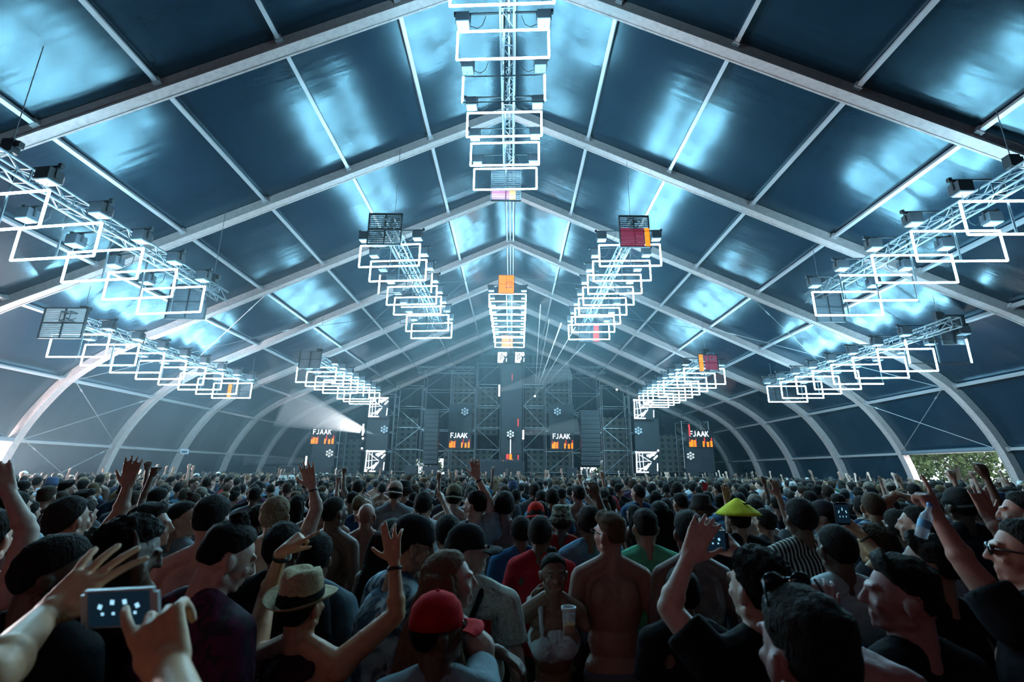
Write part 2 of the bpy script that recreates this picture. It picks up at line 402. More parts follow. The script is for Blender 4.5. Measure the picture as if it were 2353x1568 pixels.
def truss(label, x, y0, y1, z, bars, group, w=0.30):
    t = thing('lighting_truss', label, 'truss', (x, y0, z), 0, group)
    L = y1-y0
    mb = MB()
    for sx in (-1, 1):
        for sz in (-1, 1): mb.tube((sx*w/2, 0, sz*w/2), (sx*w/2, L, sz*w/2), 0.026, 7)
    mb.build('chords', steel, t)
    mb = MB(); n = int(L/0.45); st = L/n
    for i in range(n):
        a, b_ = i*st, (i+1)*st; s = 1 if i % 2 else -1
        for sx in (-1, 1): mb.tube((sx*w/2, a, s*w/2), (sx*w/2, b_, -s*w/2), 0.012, 4)
        for sz in (-1, 1): mb.tube((s*w/2, a, sz*w/2), (-s*w/2, b_, sz*w/2), 0.012, 4)
        for q in ((-1, -1, 1, -1), (1, -1, 1, 1), (1, 1, -1, 1), (-1, 1, -1, -1)):
            if i % 2 == 0: mb.tube((q[0]*w/2, a, q[1]*w/2), (q[2]*w/2, a, q[3]*w/2), 0.014, 4)
    mb.build('bracing', steel, t)
    for (by, bx, bz, yw) in bars:
        R = Matrix.Rotation(yw, 3, 'Z')
        a = R @ Vector((-1.08, 0, 0)); b_ = R @ Vector((1.08, 0, 0)); c = Vector((bx-x, by-y0, bz-z))
        mb = MB(); mb.tube(c+a, c+b_, 0.025, 6)
        for q in (a, b_): mb.box(c+q, (0.07, 0.07, 0.09))
        mb.build('crossbar', dark, t)
    # cable run
    mb = MB(); pts = [(0.05+0.08*math.sin(i*1.3), i*0.5, 0.05*math.cos(i*2.1)-0.12) for i in range(int(L/0.5)+1)]
    mb.path(pts, 0.02, 5); mb.build('cable_loom', dark, t)
    # hoists on their chains
    for yy in (0.6, L-0.6):
        zt = on_prof(abs(x), PR)+0.2-z
        mb = MB(); mb.tube((0, yy, 0.45), (0, yy, zt), 0.009, 5); mb.build('hoist_chain', wire, t)
        mb = MB(); mb.box((0, yy, 0.38), (0.22, 0.16, 0.26)); mb.box((0.13, yy, 0.42), (0.14, 0.1, 0.12)); mb.tube((0, yy, .2), (0, yy, .28), .05, 6); mb.build('chain_hoist', dark, t)
    return t
FL = {}
def floodlight(label, group, loc, yaw, tilt):
    if 'p' not in FL:
        hb = MB(); hb.box((0, 0, -0.16), (0.30, 0.26, 0.24)); hb.box((0, 0.14, -0.16), (0.22, 0.05, 0.18))
        for i in range(6): hb.box((0, 0.17, -0.24+i*0.03), (0.24, 0.02, 0.008))
        FL['h'] = hb.mesh('housing'); FL['h'].materials.append(dark2)
        lb = MB(); lb.box((0, -0.01, -0.295), (0.27, 0.23, 0.03)); FL['l'] = lb.mesh('lens'); FL['l'].materials.append(lens_on)
        yb = MB(); yb.box((-0.165, 0, -0.1), (0.012, 0.04, 0.22)); yb.box((0.165, 0, -0.1), (0.012, 0.04, 0.22)); yb.box((0, 0, 0.0), (0.34, 0.04, 0.012)); yb.tube((0, 0, 0), (0, 0, .05), .03, 6)
        yb.path([(0.15, 0.1, -.2), (0.3, .1, -.28), (.42, .1, -.2), (.5, .05, 0)], 0.009, 4)
        FL['y'] = yb.mesh('yoke'); FL['y'].materials.append(dark); FL['p'] = 1
    t = thing('floodlight', label, 'stage light', loc, yaw, group)
    for nm, k in (('housing', 'h'), ('lens', 'l'), ('yoke', 'y')):
        o = bpy.data.objects.new(nm, FL[k]); COL.objects.link(o); o.parent = hs_ if nm == 'lens' else t
        if nm == 'housing': hs_ = o
    if tilt: t.scale = (-1, 1, 1)
    return t
def pixel_panel(label, loc, w, h, strips, open_mesh=True, yaw=0, m=dark2, depth=0.08):
    """a mesh LED panel: frame, horizontal pixel bars, fine grid, and the lit strips"""
    t = thing('pixel_screen', label, 'led screen', loc, yaw, 'pixel mesh panels on the trusses')
    mb = MB()
    for sx in (-1, 1): mb.box((sx*w/2, 0, 0), (0.03, depth, h+0.03))
    for z in (-h/2, 0, h/2): mb.box((0, 0, z), (w, depth, 0.03))
    mb.box((0, 0, 0), (0.03, depth, h)); mb.build('panel_frame', dark, t)
    mb = MB(); n = 16
    for i in range(n): mb.box((0, 0, -h/2+(i+.5)*h/n), (w, 0.02, h/n*(0.45 if open_mesh else 0.86)))
    for i in range(20): mb.box((-w/2+(i+.5)*w/20, 0.01, 0), (0.008, 0.02, h))
    mb.build('pixel_grid', m, t)
    for (x0, x1, z0, z1, mm) in strips:
        mb = MB(); nz = max(1, int((z1-z0)*16))
        for i in range(nz):
            a = z0+(z1-z0)*i/nz; c = z0+(z1-z0)*(i+0.9)/nz
            mb.box(((x0+x1)/2*w, -0.03, (a+c)/2*h), ((x1-x0)*w, 0.02, (c-a)*h))
        mb.build('lit_pixels', mm, t)
    return t
rows = [
 ('centre near', -0.08, 7.22, 1.257, 9.01, -2.4, 6, -.004, .003, LED, {2: 'lr'}, 0.0),
 ('left near', -9.45, 8.06, 1.225, 4.60, -7.6, 5, -.032, .007, LED, {}, 0.25),
 ('right near', 10.52, 8.94, 1.257, 5.16, -2.1, 5, -.019, -.023, LED, {3: 'tb'}, -0.25),
 ('left inner', -3.86, 14.46, 1.18, 6.77, -5.0, 8, .007, -.017, LED, {2: 'lr', 5: 't'}, 0.1),
 ('right inner', 4.03, 14.63, 1.20, 6.93, -2.8, 8, -.009, -.028, LED, {}, -0.1),
 ('left outer far', -14.12, 15.37, 1.302, 3.88, -2.5, 8, -.007, -.001, LED, {}, 0.2),
 ('right outer far', 14.15, 15.35, 1.285, 3.93, -5.0, 8, .001, -.001, LED, {0: 'lr', 3: 'tbl'}, -0.2),
 ('left middle far', -9.75, 24.0, 1.22, 4.64, -1.0, 8, -.01, .008, LEDF, {4: 'tr'}, 0.1),
 ('right middle far', 9.62, 23.3, 1.20, 4.60, 1.5, 9, .03, .012, LEDF, {2: 'tbr'}, -0.1),
 ('centre far', -0.12, 24.8, 1.08, 9.0, -1.0, 8, .012, -.044, LEDF, {}, 0.0),
]
for (nm, x, y0, dy, z, yw, n, dx, dz, m, off, tx) in rows:
    bars = []; yw = math.radians(yw)
    for k in range(n):
        P = (x+dx*k, y0+dy*k, z+dz*k+CH); bars.append((P[1]+0.02, P[0], P[2]+0.90, yw))
        on = off.get(k, 'tblr')
        st = {'tblr': 'white LED rectangle lit on all sides', 'lr': 'white LED rectangle with only its two uprights lit', 'tb': 'white LED rectangle with only its top and bottom lit',
              't': 'white LED rectangle with only the top tube lit', 'tbl': 'white LED rectangle with its right upright dark', 'tr': 'white LED rectangle lit along top and right', 'tbr': 'white LED rectangle with its left upright dark'}[on]
        led_frame('led_rectangle', '%s, %s in the %s row' % (st, nth(k), nm), 'LED frames hanging in the %s row' % nm, P, yw, on, m, *((1.88, .80) if nm == 'right outer far' else ()))
        R = Matrix.Rotation(yw, 3, 'Z')
        for sx, sd in ((-1, 'left'), (1, 'right')):
            q = R @ Vector((sx*0.90, 0, 0.85)); L = Vector(P)+q
            floodlight('black box floodlight at the %s end of the %s crossbar, %s truss' % (sd, nth(k), nm), 'floodlights on the %s truss' % nm, L, yw, sx > 0)
    truss('silver box truss carrying the %s row of LED rectangles' % nm, x+tx+0.08, y0-1.0, y0+dy*n+0.35, z+CH+0.71+(dz*n/2), bars, 'lighting trusses')
# panels on the truss ends
o_ = [(-0.5, 0.5, -0.5, 0.5, orange)]
def pan(label, u0, v0, u1, v1, Y, strips, **k):
    a, b_ = at(u0, v0, Y), at(u1, v1, Y); c = (a+b_)/2
    return pixel_panel(label, c, abs(b_.x-a.x), abs(a.z-b_.z), strips, **k)
pan('small mesh panel half red and orange at the far end of the near centre truss', 1130, 392, 1196, 461, 13.75, [(-.5, .12, -.5, -.2, dimred), (.12, .33, -.5, -.2, orange)])
pan('dark open mesh panel at the front of the left inner truss', 850, 492, 920, 563, 13.6, [])
pan('mesh panel with red glow and orange strip, front of the right inner truss', 1422, 497, 1494, 568, 13.7, [(-.48, .3, -.5, .1, dimred), (.34, .5, -.5, .1, orange)])
pan('solid grey pixel panel at the far end of the left near truss', 396, 655, 468, 733, 14.3, [], open_mesh=False)
lg = mat('daylit_pixel_panel', (0.75, 0.72, 0.72), 0.5)  # light falling from the left is put into this paler colour
pan('grey pixel panel coloured pale for light from the left, at the front of the left outer far truss', 107, 708, 186, 778, 14.6, [], open_mesh=False, m=lg)
pan('grey pixel panel at the far end of the right near truss', 1868, 672, 1942, 740, 15.2, [], open_mesh=False)
pan('dark pixel panel at the front of the right outer far truss', 2152, 725, 2228, 792, 15.4, [], open_mesh=False)
pan('dark pixel panel at the front of the left middle far truss', 690, 808, 735, 846, 23.0, [], open_mesh=False)
pan('pixel panel with an orange strip on its left edge, right middle far truss', 1604, 815, 1652, 854, 22.4, [(-.5, -.28, -.5, .5, orange), (-.2, .45, -.4, .45, dimred)])
pan('bright orange pixel panel at the front of the far centre truss', 1146, 633, 1181, 675, 23.9, [(-.5, .5, -.5, .5, orange)])
pan('orange red pixel panel at the far end of the far centre truss', 1153, 771, 1178, 801, 33.8, [(-.5, .5, -.5, .5, orange)])
pan('pixel panel with an orange strip at the far end of the left outer truss', 526, 884, 574, 916, 26.4, [(-.5, -.34, -.4, .5, orange)])
pan('dark pixel panel with a red strip at the far end of the right inner truss', 1330, 748, 1385, 786, 24.6, [(.1, .35, -.5, .5, redpix)])
pan('dark pixel panel at the far end of the right outer far truss', 1762, 889, 1802, 922, 27.4, [], open_mesh=False)

# ------------------------------------------------------------------ the stage
SY = 36.0          # front edge of the deck
def W(u, v, Y): return at(u, v, Y)
deckz = 1.72
mb = MB(); xl, xr = W(596, 1090, SY).x, W(1690, 1100, SY).x
mb.box(((xl+xr)/2, SY+4, deckz-0.1), (xr-xl, 8, 0.2))
for i in range(19):
    x = xl+0.1+(xr-xl-0.2)*i/18; mb.box((x, SY+0.2, deckz/2-0.1), (0.08, 0.08, deckz-0.2)); mb.box((x, SY+7.5, deckz/2-0.1), (0.08, 0.08, deckz-0.2))
t = thing('stage', 'wide black stage deck across the end of the tent', 'stage', (0, 0, 0)); mb.build('deck', dark2, t)
mb = MB(); n = 60
for i in range(n):
    a, c = xl+(xr-xl)*i/n, xl+(xr-xl)*(i+1)/n; d0, d1 = 0.05*(i % 2), 0.05*((i+1) % 2)
    mb.add([(a, SY-0.02-d0, 0), (c, SY-0.02-d1, 0), (c, SY-0.02-d1, deckz), (a, SY-0.02-d0, deckz)], [(0, 1, 2, 3)])
mb.build('stage_skirt', dark, t)
# crowd barrier
t = thing('crowd_barrier', 'low grey crowd barrier in front of the stage', 'barrier', (0, SY-1.4, 0))
mb = MB(); mb.box((0, 0, 1.15), (xr-xl, 0.06, 0.06)); mb.build('top_rail', steel, t)
mb = MB()
for i in range(32): mb.box((xl+(xr-xl)*(i+.5)/32, 0, 0.57), (0.9, 0.02, 1.1))
mb.build('barrier_panels', dark2, t)
# backdrop cladding of scaffold towers
bdm = bpy.data.materials.new('perforated_backdrop'); bdm.use_nodes = True
nt = bdm.node_tree; b = nt.nodes['Principled BSDF']; b.inputs['Roughness'].default_value = 0.7
tc = nt.nodes.new('ShaderNodeTexCoord'); sp = nt.nodes.new('ShaderNodeSeparateXYZ'); nt.links.new(tc.outputs['Object'], sp.inputs[0])
def mth(op, a, b2=None, c=None):
    n = nt.nodes.new('ShaderNodeMath'); n.operation = op
    for i, q in enumerate((a, b2, c)):
        if q is None: continue
        if isinstance(q, (int, float)): n.inputs[i].default_value = q
        else: nt.links.new(q, n.inputs[i])
    return n.outputs[0]
fx = mth('FRACT', mth('MULTIPLY', sp.outputs[0], 1.9)); fz = mth('FRACT', mth('MULTIPLY', sp.outputs[2], 2.1))
hole = mth('MULTIPLY', mth('LESS_THAN', mth('ABSOLUTE', mth('SUBTRACT', fx, .5)), .25), mth('LESS_THAN', mth('ABSOLUTE', mth('SUBTRACT', fz, .5)), .27))
mx = nt.nodes.new('ShaderNodeMix'); mx.data_type = 'RGBA'; nt.links.new(hole, mx.inputs[0])
mx.inputs[6].default_value = (0.085, 0.08, 0.07, 1); mx.inputs[7].default_value = (0.012, 0.016, 0.02, 1); nt.links.new(mx.outputs[2], b.inputs['Base Color'])
def perf(u0, u1, v0, v1, Y, lab):
    a, c = W(u0, v1, Y), W(u1, v0, Y); cx_ = (a.x+c.x)/2
    mb = MB(); mb.box((0, 0, (c.z-a.z)/2), (c.x-a.x, 0.06, c.z-a.z))
    o = mb.build('stage_backdrop', bdm, loc=(cx_, Y, a.z)); return tag(o, lab, 'stage backdrop', 'square-holed cladding panels of the stage')
perf(1018, 1132, 1032, 1086, 41.5, 'pale panel with square holes below the left centre name screen')
perf(1212, 1318, 1032, 1086, 41.5, 'pale panel with square holes below the right centre name screen')
perf(898, 962, 960, 1086, 41.5, 'square-holed panel between the left video screen and the left speaker array')
perf(1388, 1450, 960, 1086, 41.5, 'square-holed panel between the right speaker array and the right video screen')
perf(775, 832, 1010, 1086, 41.5, 'square-holed panel left of the lower left video screen')
perf(1515, 1575, 1000, 1086, 41.5, 'square-holed panel right of the lower right video screen')
perf(1085, 1145, 890, 1000, 42.5, 'square-holed panel above and left of the centre tower')
perf(1206, 1262, 890, 1000, 42.5, 'square-holed panel above and right of the centre tower')
perf(1258, 1308, 860, 940, 42.8, 'square-holed panel high on the right scaffold bay')
perf(1040, 1090, 860, 940, 42.8, 'square-holed panel high on the left scaffold bay')
# dark drape behind everything up to the roof
mb = MB(); n = 120
for i in range(n):
    a, c = -15+30*i/n, -15+30*(i+1)/n
    zb = max([g[2] for g in GAPS if at(g[0], 1085, 44).x < (a+c)/2 < at(g[1], 1085, 44).x]+[0])
    ya, yc = 44.0+0.12*math.sin(i*1.1), 44.0+0.12*math.sin((i+1)*1.1)
    mb.add([(a, ya, zb), (c, yc, zb), (c, yc, min(12.5, HA-abs(c)*SL-0.3)), (a, ya, min(12.5, HA-abs(a)*SL-0.3))], [(0, 1, 2, 3)])
tag(mb.build('stage_drape', mat('black_drape', (0.014, 0.02, 0.028), 0.9)), 'tall dark drape hanging behind the stage scaffold', 'drape')
# scaffold towers
scm = mat('scaffold_steel', (0.24, 0.26, 0.27), 0.4, 0.6)
def scaffold(label, u0, u1, vtop, Y, nlev, diag=1):
    a, c = W(u0, 1088, Y), W(u1, 1088, Y); z1 = W((u0+u1)/2, vtop, Y).z; x0, x1 = a.x, c.x
    t = thing('scaffold_tower', label, 'scaffold', (x0, Y, deckz), 0, 'scaffold towers behind the stage'); w = x1-x0; H = z1-deckz
    mb = MB()
    for x in (0, w):
        for y in (0, 1.5): mb.tube((x, y, 0), (x, y, H), 0.028, 5)
    mb.build('standards', scm, t); mb = MB()
    for i in range(nlev+1):
        z = 0.2+(H-0.25)*i/nlev
        mb.tube((0, 0, z), (w, 0, z), 0.024, 4); mb.tube((0, 1.5, z), (w, 1.5, z), 0.022, 4)
        for x in (0, w): mb.tube((x, 0, z), (x, 1.5, z), 0.02, 4)
    mb.build('ledgers', scm, t); mb = MB()
    for i in range(nlev):
        za, zb = 0.2+(H-0.25)*i/nlev, 0.2+(H-0.25)*(i+1)/nlev; s = (i+diag) % 2
        mb.tube((0 if s else w, 0, za), (w if s else 0, 0, zb), 0.02, 4)
    mb.build('diagonals', scm, t)
    return t
for i, (u0, u1, vt, Y, nl) in enumerate([(712, 772, 985, 38.5, 3), (835, 895, 905, 38.5, 4), (897, 960, 885, 40, 4), (963, 1028, 850, 40, 5), (1030, 1088, 850, 39, 5), (1090, 1147, 835, 40, 5), (1203, 1253, 835, 40, 5), (1256, 1316, 850, 39, 5), (1318, 1386, 860, 40, 5), (1390, 1452, 885, 40, 4), (1455, 1512, 905, 38.5, 4), (1575, 1638, 968, 38.5, 3)]):
    scaffold('steel tube scaffold tower, %s counted from the left end of the stage' % nth(i).replace('nearest', 'first'), u0, u1, vt, Y, nl, i)
# truss across the tops
for (u0, u1, v, nm) in ((960, 1090, 856, 'left'), (1325, 1392, 856, 'right')):
    a, c = W(u0, v, 39), W(u1, v, 39); t = thing('stage_truss', 'short triangular truss across the top of the %s scaffold' % nm, 'truss', a, 0, 'short trusses over the stage')
    mb = MB(); L = c.x-a.x
    for z in (0, 0.5): mb.tube((0, 0, z), (L, 0, z), 0.03, 5); mb.tube((0, .5, z), (L, .5, z), 0.03, 5)
    mb.build('chords', scm, t); mb = MB(); n = 8
    for i in range(n): mb.tube((L*i/n, 0, 0 if i % 2 else .5), (L*(i+1)/n, 0, .5 if i % 2 else 0), 0.018, 4)
    mb.build('bracing', scm, t)
# tower faces
facem = mat('dark_tower_cladding', (0.018, 0.022, 0.028), 0.6, bump=0.2, bscale=3, nvar=0.3, nscale=2)
def face(u0, u1, v0, v1, Y, lab, m=facem, nm='tower_cladding'):
    a, c = W(u0, v1, Y), W(u1, v0, Y); mb = MB(); mb.box((0, 0, (c.z-a.z)/2), (c.x-a.x, 0.12, c.z-a.z))
    nb = max(1, int((c.z-a.z)/1.0))
    for i in range(1, nb): mb.box((0, -0.065, (c.z-a.z)*i/nb), (c.x-a.x, 0.02, 0.03))
    return tag(mb.build(nm, m, loc=((a.x+c.x)/2, Y, a.z)), lab, 'stage backdrop', 'dark cladding boards of the stage towers')
face(1150, 1200, 838, 1086, 38.6, 'tall dark board of the centre tower behind the booth')
face(842, 896, 960, 1034, 38.4, 'dark board between the two left video screens')
face(1460, 1512, 963, 1037, 38.4, 'dark board between the two right video screens')
face(712, 772, 1018, 1086, 38.4, 'dark board under the far left name screen')
face(1578, 1638, 1025, 1086, 38.4, 'dark board under the far right name screen')
face(1030, 1086, 930, 994, 38.8, 'dark board above the left centre name screen')
face(1262, 1318, 930, 996, 38.8, 'dark board above the right centre name screen')
# line arrays
def array(u0, u1, v0, v1, Y, side_):
    a, c = W(u0, v1, Y), W(u1, v0, Y); w = c.x-a.x; H = c.z-a.z
    t = thing('line_array', 'tall black hanging line array of speakers on the %s of the stage' % side_, 'loudspeaker', ((a.x+c.x)/2, Y, a.z), 0, 'hanging line arrays'); n = 12
    for i in range(n):
        cu = 0.35*(1-i/(n-1))**2
        mb = MB(); mb.box((0, cu, H*(i+.5)/n), (w, 0.7, H/n*0.92), Matrix.Rotation(-0.25*(1-i/n), 3, 'X')); mb.box((0, cu-0.36, H*(i+.5)/n), (w*.9, 0.02, H/n*0.6)); mb.build('speaker_box', dark, t)
    MB().box((0, .3, H+.1), (w, .6, .1)).build('rigging_frame', dark2, t)
array(972, 1010, 945, 1068, 36.6, 'left'); array(1336, 1376, 948, 1072, 36.6, 'right')
# name screens: black screen, white letters, orange shards
GL = {'F': [((0, 0), (0, 1)), ((0, 1), (.6, 1)), ((0, .52), (.5, .52))], 'J': [((.5, 1), (.5, .2)), ((.5, .2), (.3, 0)), ((.3, 0), (.05, .1))],
      'A': [((0, 0), (.4, 1)), ((.4, 1), (.8, 0)), ((.15, .32), (.65, .32))], 'K': [((0, 0), (0, 1)), ((0, .42), (.6, 1)), ((.2, .58), (.65, 0))]}
def name_screen(u0, u1, v0, v1, Y, lab, extra=None):
    a, c = W(u0, v1, Y), W(u1, v0, Y); w = c.x-a.x; H = c.z-a.z
    t = thing('name_screen', lab, 'screen', ((a.x+c.x)/2, Y, a.z), 0, 'name screens on the stage')
    mb = MB(); mb.box((0, 0.06, H/2), (w+.1, 0.1, H+.1)); mb.box((-w*.3, .35, H*.6), (.05, .6, .05)); mb.box((w*.3, .35, H*.6), (.05, .6, .05)); sb_ = mb.build('screen_body', dark, t)
    mb = MB(); x = -w*0.40; hh = H*0.30; zb = H*0.64
    for chh in 'FJAAK':
        for (p, q) in GL[chh]:
            P, Q = Vector((x+p[0]*hh*.85, -0.03, zb+p[1]*hh)), Vector((x+q[0]*hh*.85, -0.03, zb+q[1]*hh)); d = Q-P
            mb.box((P+Q)/2, (d.length+hh*.10, 0.02, hh*0.15), Matrix.Rotation(-math.atan2(d.z, d.x), 3, 'Y'))
        x += w*{'F': .126, 'J': .150, 'A': .172, 'K': .15}[chh]
    mb.build('lettering', whitepix, sb_)
    for (x0, x1, h0, h1, mm) in ((-.46, -.38, 0, .30, orange), (-.38, -.30, .0, .42, orange), (-.27, -.20, 0, .40, orange), (-.19, -.17, 0, .5, redpix), (.08, .14, 0, .34, orange), (.14, .18, .2, .56, redpix), (.24, .32, 0, .30, orange), (.38, .46, 0, .36, orange), (.42, .46, .36, .55, redpix), (-.44, -.42, .3, .5, redpix)):
        MB().box(((x0+x1)/2*w, -0.03, (h0+h1)/2*H), ((x1-x0)*w, 0.02, (h1-h0)*H)).build('orange_shape' if mm is orange else 'red_shape', mm, t)
    return t
name_screen(712, 772, 986, 1020, 38.2, 'screen reading FJAAK over orange bars at the far left of the stage')
name_screen(1030, 1082, 994, 1029, 38.6, 'screen reading FJAAK over orange bars, left of the centre tower')
name_screen(1266, 1318, 996, 1031, 38.6, 'screen reading FJAAK over orange bars, right of the centre tower')
t = name_screen(1582, 1636, 990, 1027, 38.2, 'screen reading FJAAK over orange bars at the far right of the stage')
a = W(1585, 1000, 38.15); b_ = W(1588, 978, 38.15); MB().box((a.x-t.location.x, -.05, (a.z+b_.z)/2-t.location.z), (0.12, 0.03, .9)).build('red_shape', redpix, t)
# video screens
def video(u0, u1, v0, v1, Y, lab, seed):
    a, c = W(u0, v1, Y), W(u1, v0, Y); w = c.x-a.x; H = c.z-a.z; r = random.Random(seed)
    t = thing('video_screen', lab, 'screen', ((a.x+c.x)/2, Y, a.z), 0, 'white video screens on the stage')
    sb_ = MB().box((0, 0.06, H/2), (w, 0.1, H)).box((-w*.3, .5, H*.5), (.05, .9, .05)).box((w*.3, .5, H*.5), (.05, .9, .05)).build('screen_body', dark, t)
    mb = MB(); e = 0.07
    def bar(x0, z0, x1, z1, th):
        P, Q = Vector((x0*w, -0.02, z0*H)), Vector((x1*w, -0.02, z1*H)); d = Q-P
        mb.box((P+Q)/2, (d.length, 0.02, th*.62), Matrix.Rotation(-math.atan2(d.z, d.x), 3, 'Y'))
    bar(-.47, .02, -.44, .98, .16); bar(-.3, .04, -.34, .95, .08); bar(-.5, .93, .48, .93, .2); bar(-.44, .5, .1, .55, .07); bar(-.4, .1, .18, .45, .13); bar(-.35, .85, .2, .5, .08)
    bar(-.46, .22, .0, .2, .08); bar(-.15, .05, -.18, .95, .07); bar(-.45, .05, .05, .05, .16); bar(.1, .7, .46, .95, .2); bar(.44, .1, .46, .45, .12); bar(-.1, .15, .1, .42, .28); bar(.0, .78, .35, .84, .28); bar(.3, .62, .48, .8, .2)
    mb.build('video_picture', whitepix, sb_)
    return t
video(837, 887, 1034, 1086, 37.6, 'white video screen with crossing dark lines at the foot of the left tower', 1)
video(846, 894, 912, 960, 37.6, 'white video screen high on the left tower behind the LED row', 2)
video(1462, 1511, 1037, 1088, 37.6, 'white video screen with crossing dark lines at the foot of the right tower', 3)
video(1457, 1502, 917, 964, 37.6, 'white video screen high on the right tower beside the LED row', 4)
video(1144, 1165, 810, 834, 38.0, 'small white video screen high on the centre tower, left of the pair', 5)
video(1184, 1205, 810, 834, 38.0, 'small white video screen high on the centre tower, right of the pair', 6)
# seven-lamp clusters
bulb = mat('warm_bulb', (0.5, 0.5, 0.48), 0.3, emit=(0.8, 0.85, 0.8), es=0.55)
dimb = mat('unlit_bulb', (0.35, 0.38, 0.4), 0.2)
for (u, v, lab, m) in ((1068, 946, 'high on the left centre tower', dimb), (1281, 946, 'high on the right centre tower', dimb), (883, 987, 'between the left video screens', dimb), (1467, 990, 'between the right video screens', dimb),
                       (757, 1042, 'below the far left name screen', bulb), (1587, 1048, 'below the far right name screen', bulb), (1173, 998, 'in the middle of the centre tower', bulb)):
    p = W(u, v, 38.1); t = thing('lamp_cluster', 'round cluster of seven lamps %s' % lab, 'stage light', p, 0, 'seven-lamp clusters on the towers')
    mb = MB(); mb.tube((0, 0.1, 0), (0, 0.25, 0), 0.36, 12); mb.tube((0, .2, 0), (0, 1.0, 0), .03, 6); cb_ = mb.build('cluster_body', dark, t)
    for i in range(7):
        q = (0, 0, 0) if i == 6 else (0.22*math.cos(i*PI/3+.5), 0, 0.22*math.sin(i*PI/3+.5))
        mb = MB(); mb.tube(Vector(q)+Vector((0, .1, 0)), Vector(q)+Vector((0, -.02, 0)), 0.06, 10, 0.085); mb.build('lamp', m, cb_)
# vertical light bars, small beam lights and lasers
bm_ = mat('beam_light_face', (0.9, 0.9, 0.9), 0.3, emit=(0.95, 0.97, 1), es=9)
for (u, v0, v1, lab) in ((833, 975, 1001, 'left tower, throwing a wide beam left'), (702, 1049, 1070, 'far left end of the stage'), (1147, 885, 911, 'left edge of the centre tower'), (1202.5, 989, 1006, 'right edge of the centre tower')):
    a, c = W(u, v1, 37.3), W(u, v0, 37.3); t = thing('light_bar', 'upright bright light bar at the '+lab, 'stage light', a, 0, 'upright light bars')
    H = c.z-a.z; bh_ = MB().box((0, .05, H/2), (0.16, 0.1, H+.05)).build('bar_housing', dark, t); MB().box((0, -.01, H/2), (0.1, 0.02, H)).build('bar_lens', bm_, bh_)
def spotl(name, loc, tgt, power, angle, col, blend=0.15, size=0.05):
    l = bpy.data.lights.new(name, 'SPOT'); l.energy = power; l.spot_size = math.radians(angle); l.spot_blend = blend; l.color = col; l.shadow_soft_size = size
    o = bpy.data.objects.new(name, l); COL.objects.link(o); o.location = loc; d = Vector(tgt)-Vector(loc); o.rotation_euler = d.to_track_quat('-Z', 'Y').to_euler(); return o
def beam_cone(p, q, ang, r0, dens, power, lab):
    d = q-p; L = d.length; a = math.radians(ang)/2
    key = 'lit_haze_%.2f' % dens
    if key not in MATS:
        m = bpy.data.materials.new(key); m.use_nodes = True; nt = m.node_tree; nt.nodes.clear(); MATS[key] = m
        ou = nt.nodes.new('ShaderNodeOutputMaterial'); v_ = nt.nodes.new('ShaderNodeVolumeScatter'); v_.inputs['Density'].default_value = dens; v_.inputs['Anisotropy'].default_value = 0.0
        nt.links.new(v_.outputs[0], ou.inputs['Volume'])
    n = MB().tube(p, q, r0, 16, r0+L*math.tan(a)).build('beam_haze_cone', MATS[key], smooth=True)  # cone of denser haze, added in the beam's shape so it shows
    tag(n, 'smoky shaft of light from the '+lab, 'light beam', None, 'stuff')
    dn = d.normalized(); spotl('beam_spot', p-dn*(r0/math.tan(a))*0.9, q, power, ang*1.05, (0.9, 0.95, 1.0), .5, .02)
for (u, v, tu, tv, tY, lab, pw, an) in ((834, 1008, 650, 960, 33, 'left tower below the tall light bar', 1200, 9), (832, 1031, 740, 975, 34, 'foot of the left tower pointing up left', 400, 5), (1512, 1036, 1600, 995, 34, 'foot of the right tower pointing up right', 300, 5),
                                (1417, 896, 1530, 790, 30, 'top right scaffold, shining up and right', 6000, 8), (1229, 911, 1270, 760, 36, 'centre right scaffold, source of the laser fan', 0, 5), (1202, 1008, 1230, 1002, 36.5, 'right edge of the centre tower, small', 0, 5)):
    p = W(u, v, 37.2); q = W(tu, tv, tY); t = thing('beam_light', 'small bright round beam light at the '+lab, 'stage light', p, 0, 'small beam lights on the towers')
    lh_ = MB().ball((0, 0.08, 0), (0.13, 0.13, 0.13)).build('light_head', dark, t, True); MB().ball((0, -0.03, 0), (0.07, 0.05, 0.07)).build('light_lens', bm_, lh_, True)
    MB().box((0, .1, -.17), (.22, .2, .08)).build('light_base', dark, t)
    if pw: beam_cone(p+(q-p).normalized()*0.15, q, an, 0.06, 0.06, pw, lab)
beam_cone(W(829, 988, 37.1), W(650, 928, 34), 27, 0.3, 0.40, 9000, 'tall light bar of the left tower, spreading left')
beam_cone(W(1151, 897, 37.1), W(1310, 850, 36), 14, 0.16, 0.3, 400, 'left edge of the centre tower, spreading right')
beam_cone(W(1207, 997, 37.1), W(1330, 980, 36), 14, 0.16, 0.25, 250, 'right edge of the centre tower, spreading right')
beam_cone(W(698, 1060, 37.1), W(560, 1056, 36), 8, 0.16, 0.3, 250, 'far left end of the stage, spreading left')
las = bpy.data.materials.new('laser_tube_glow'); las.use_nodes = True  # laser light in the haze is drawn as thin self-glowing tubes
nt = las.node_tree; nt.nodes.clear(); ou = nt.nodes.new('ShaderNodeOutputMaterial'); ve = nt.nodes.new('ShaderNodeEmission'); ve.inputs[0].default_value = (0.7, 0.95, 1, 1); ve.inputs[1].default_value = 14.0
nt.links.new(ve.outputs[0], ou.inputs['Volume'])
p = W(1229, 911, 37.0)
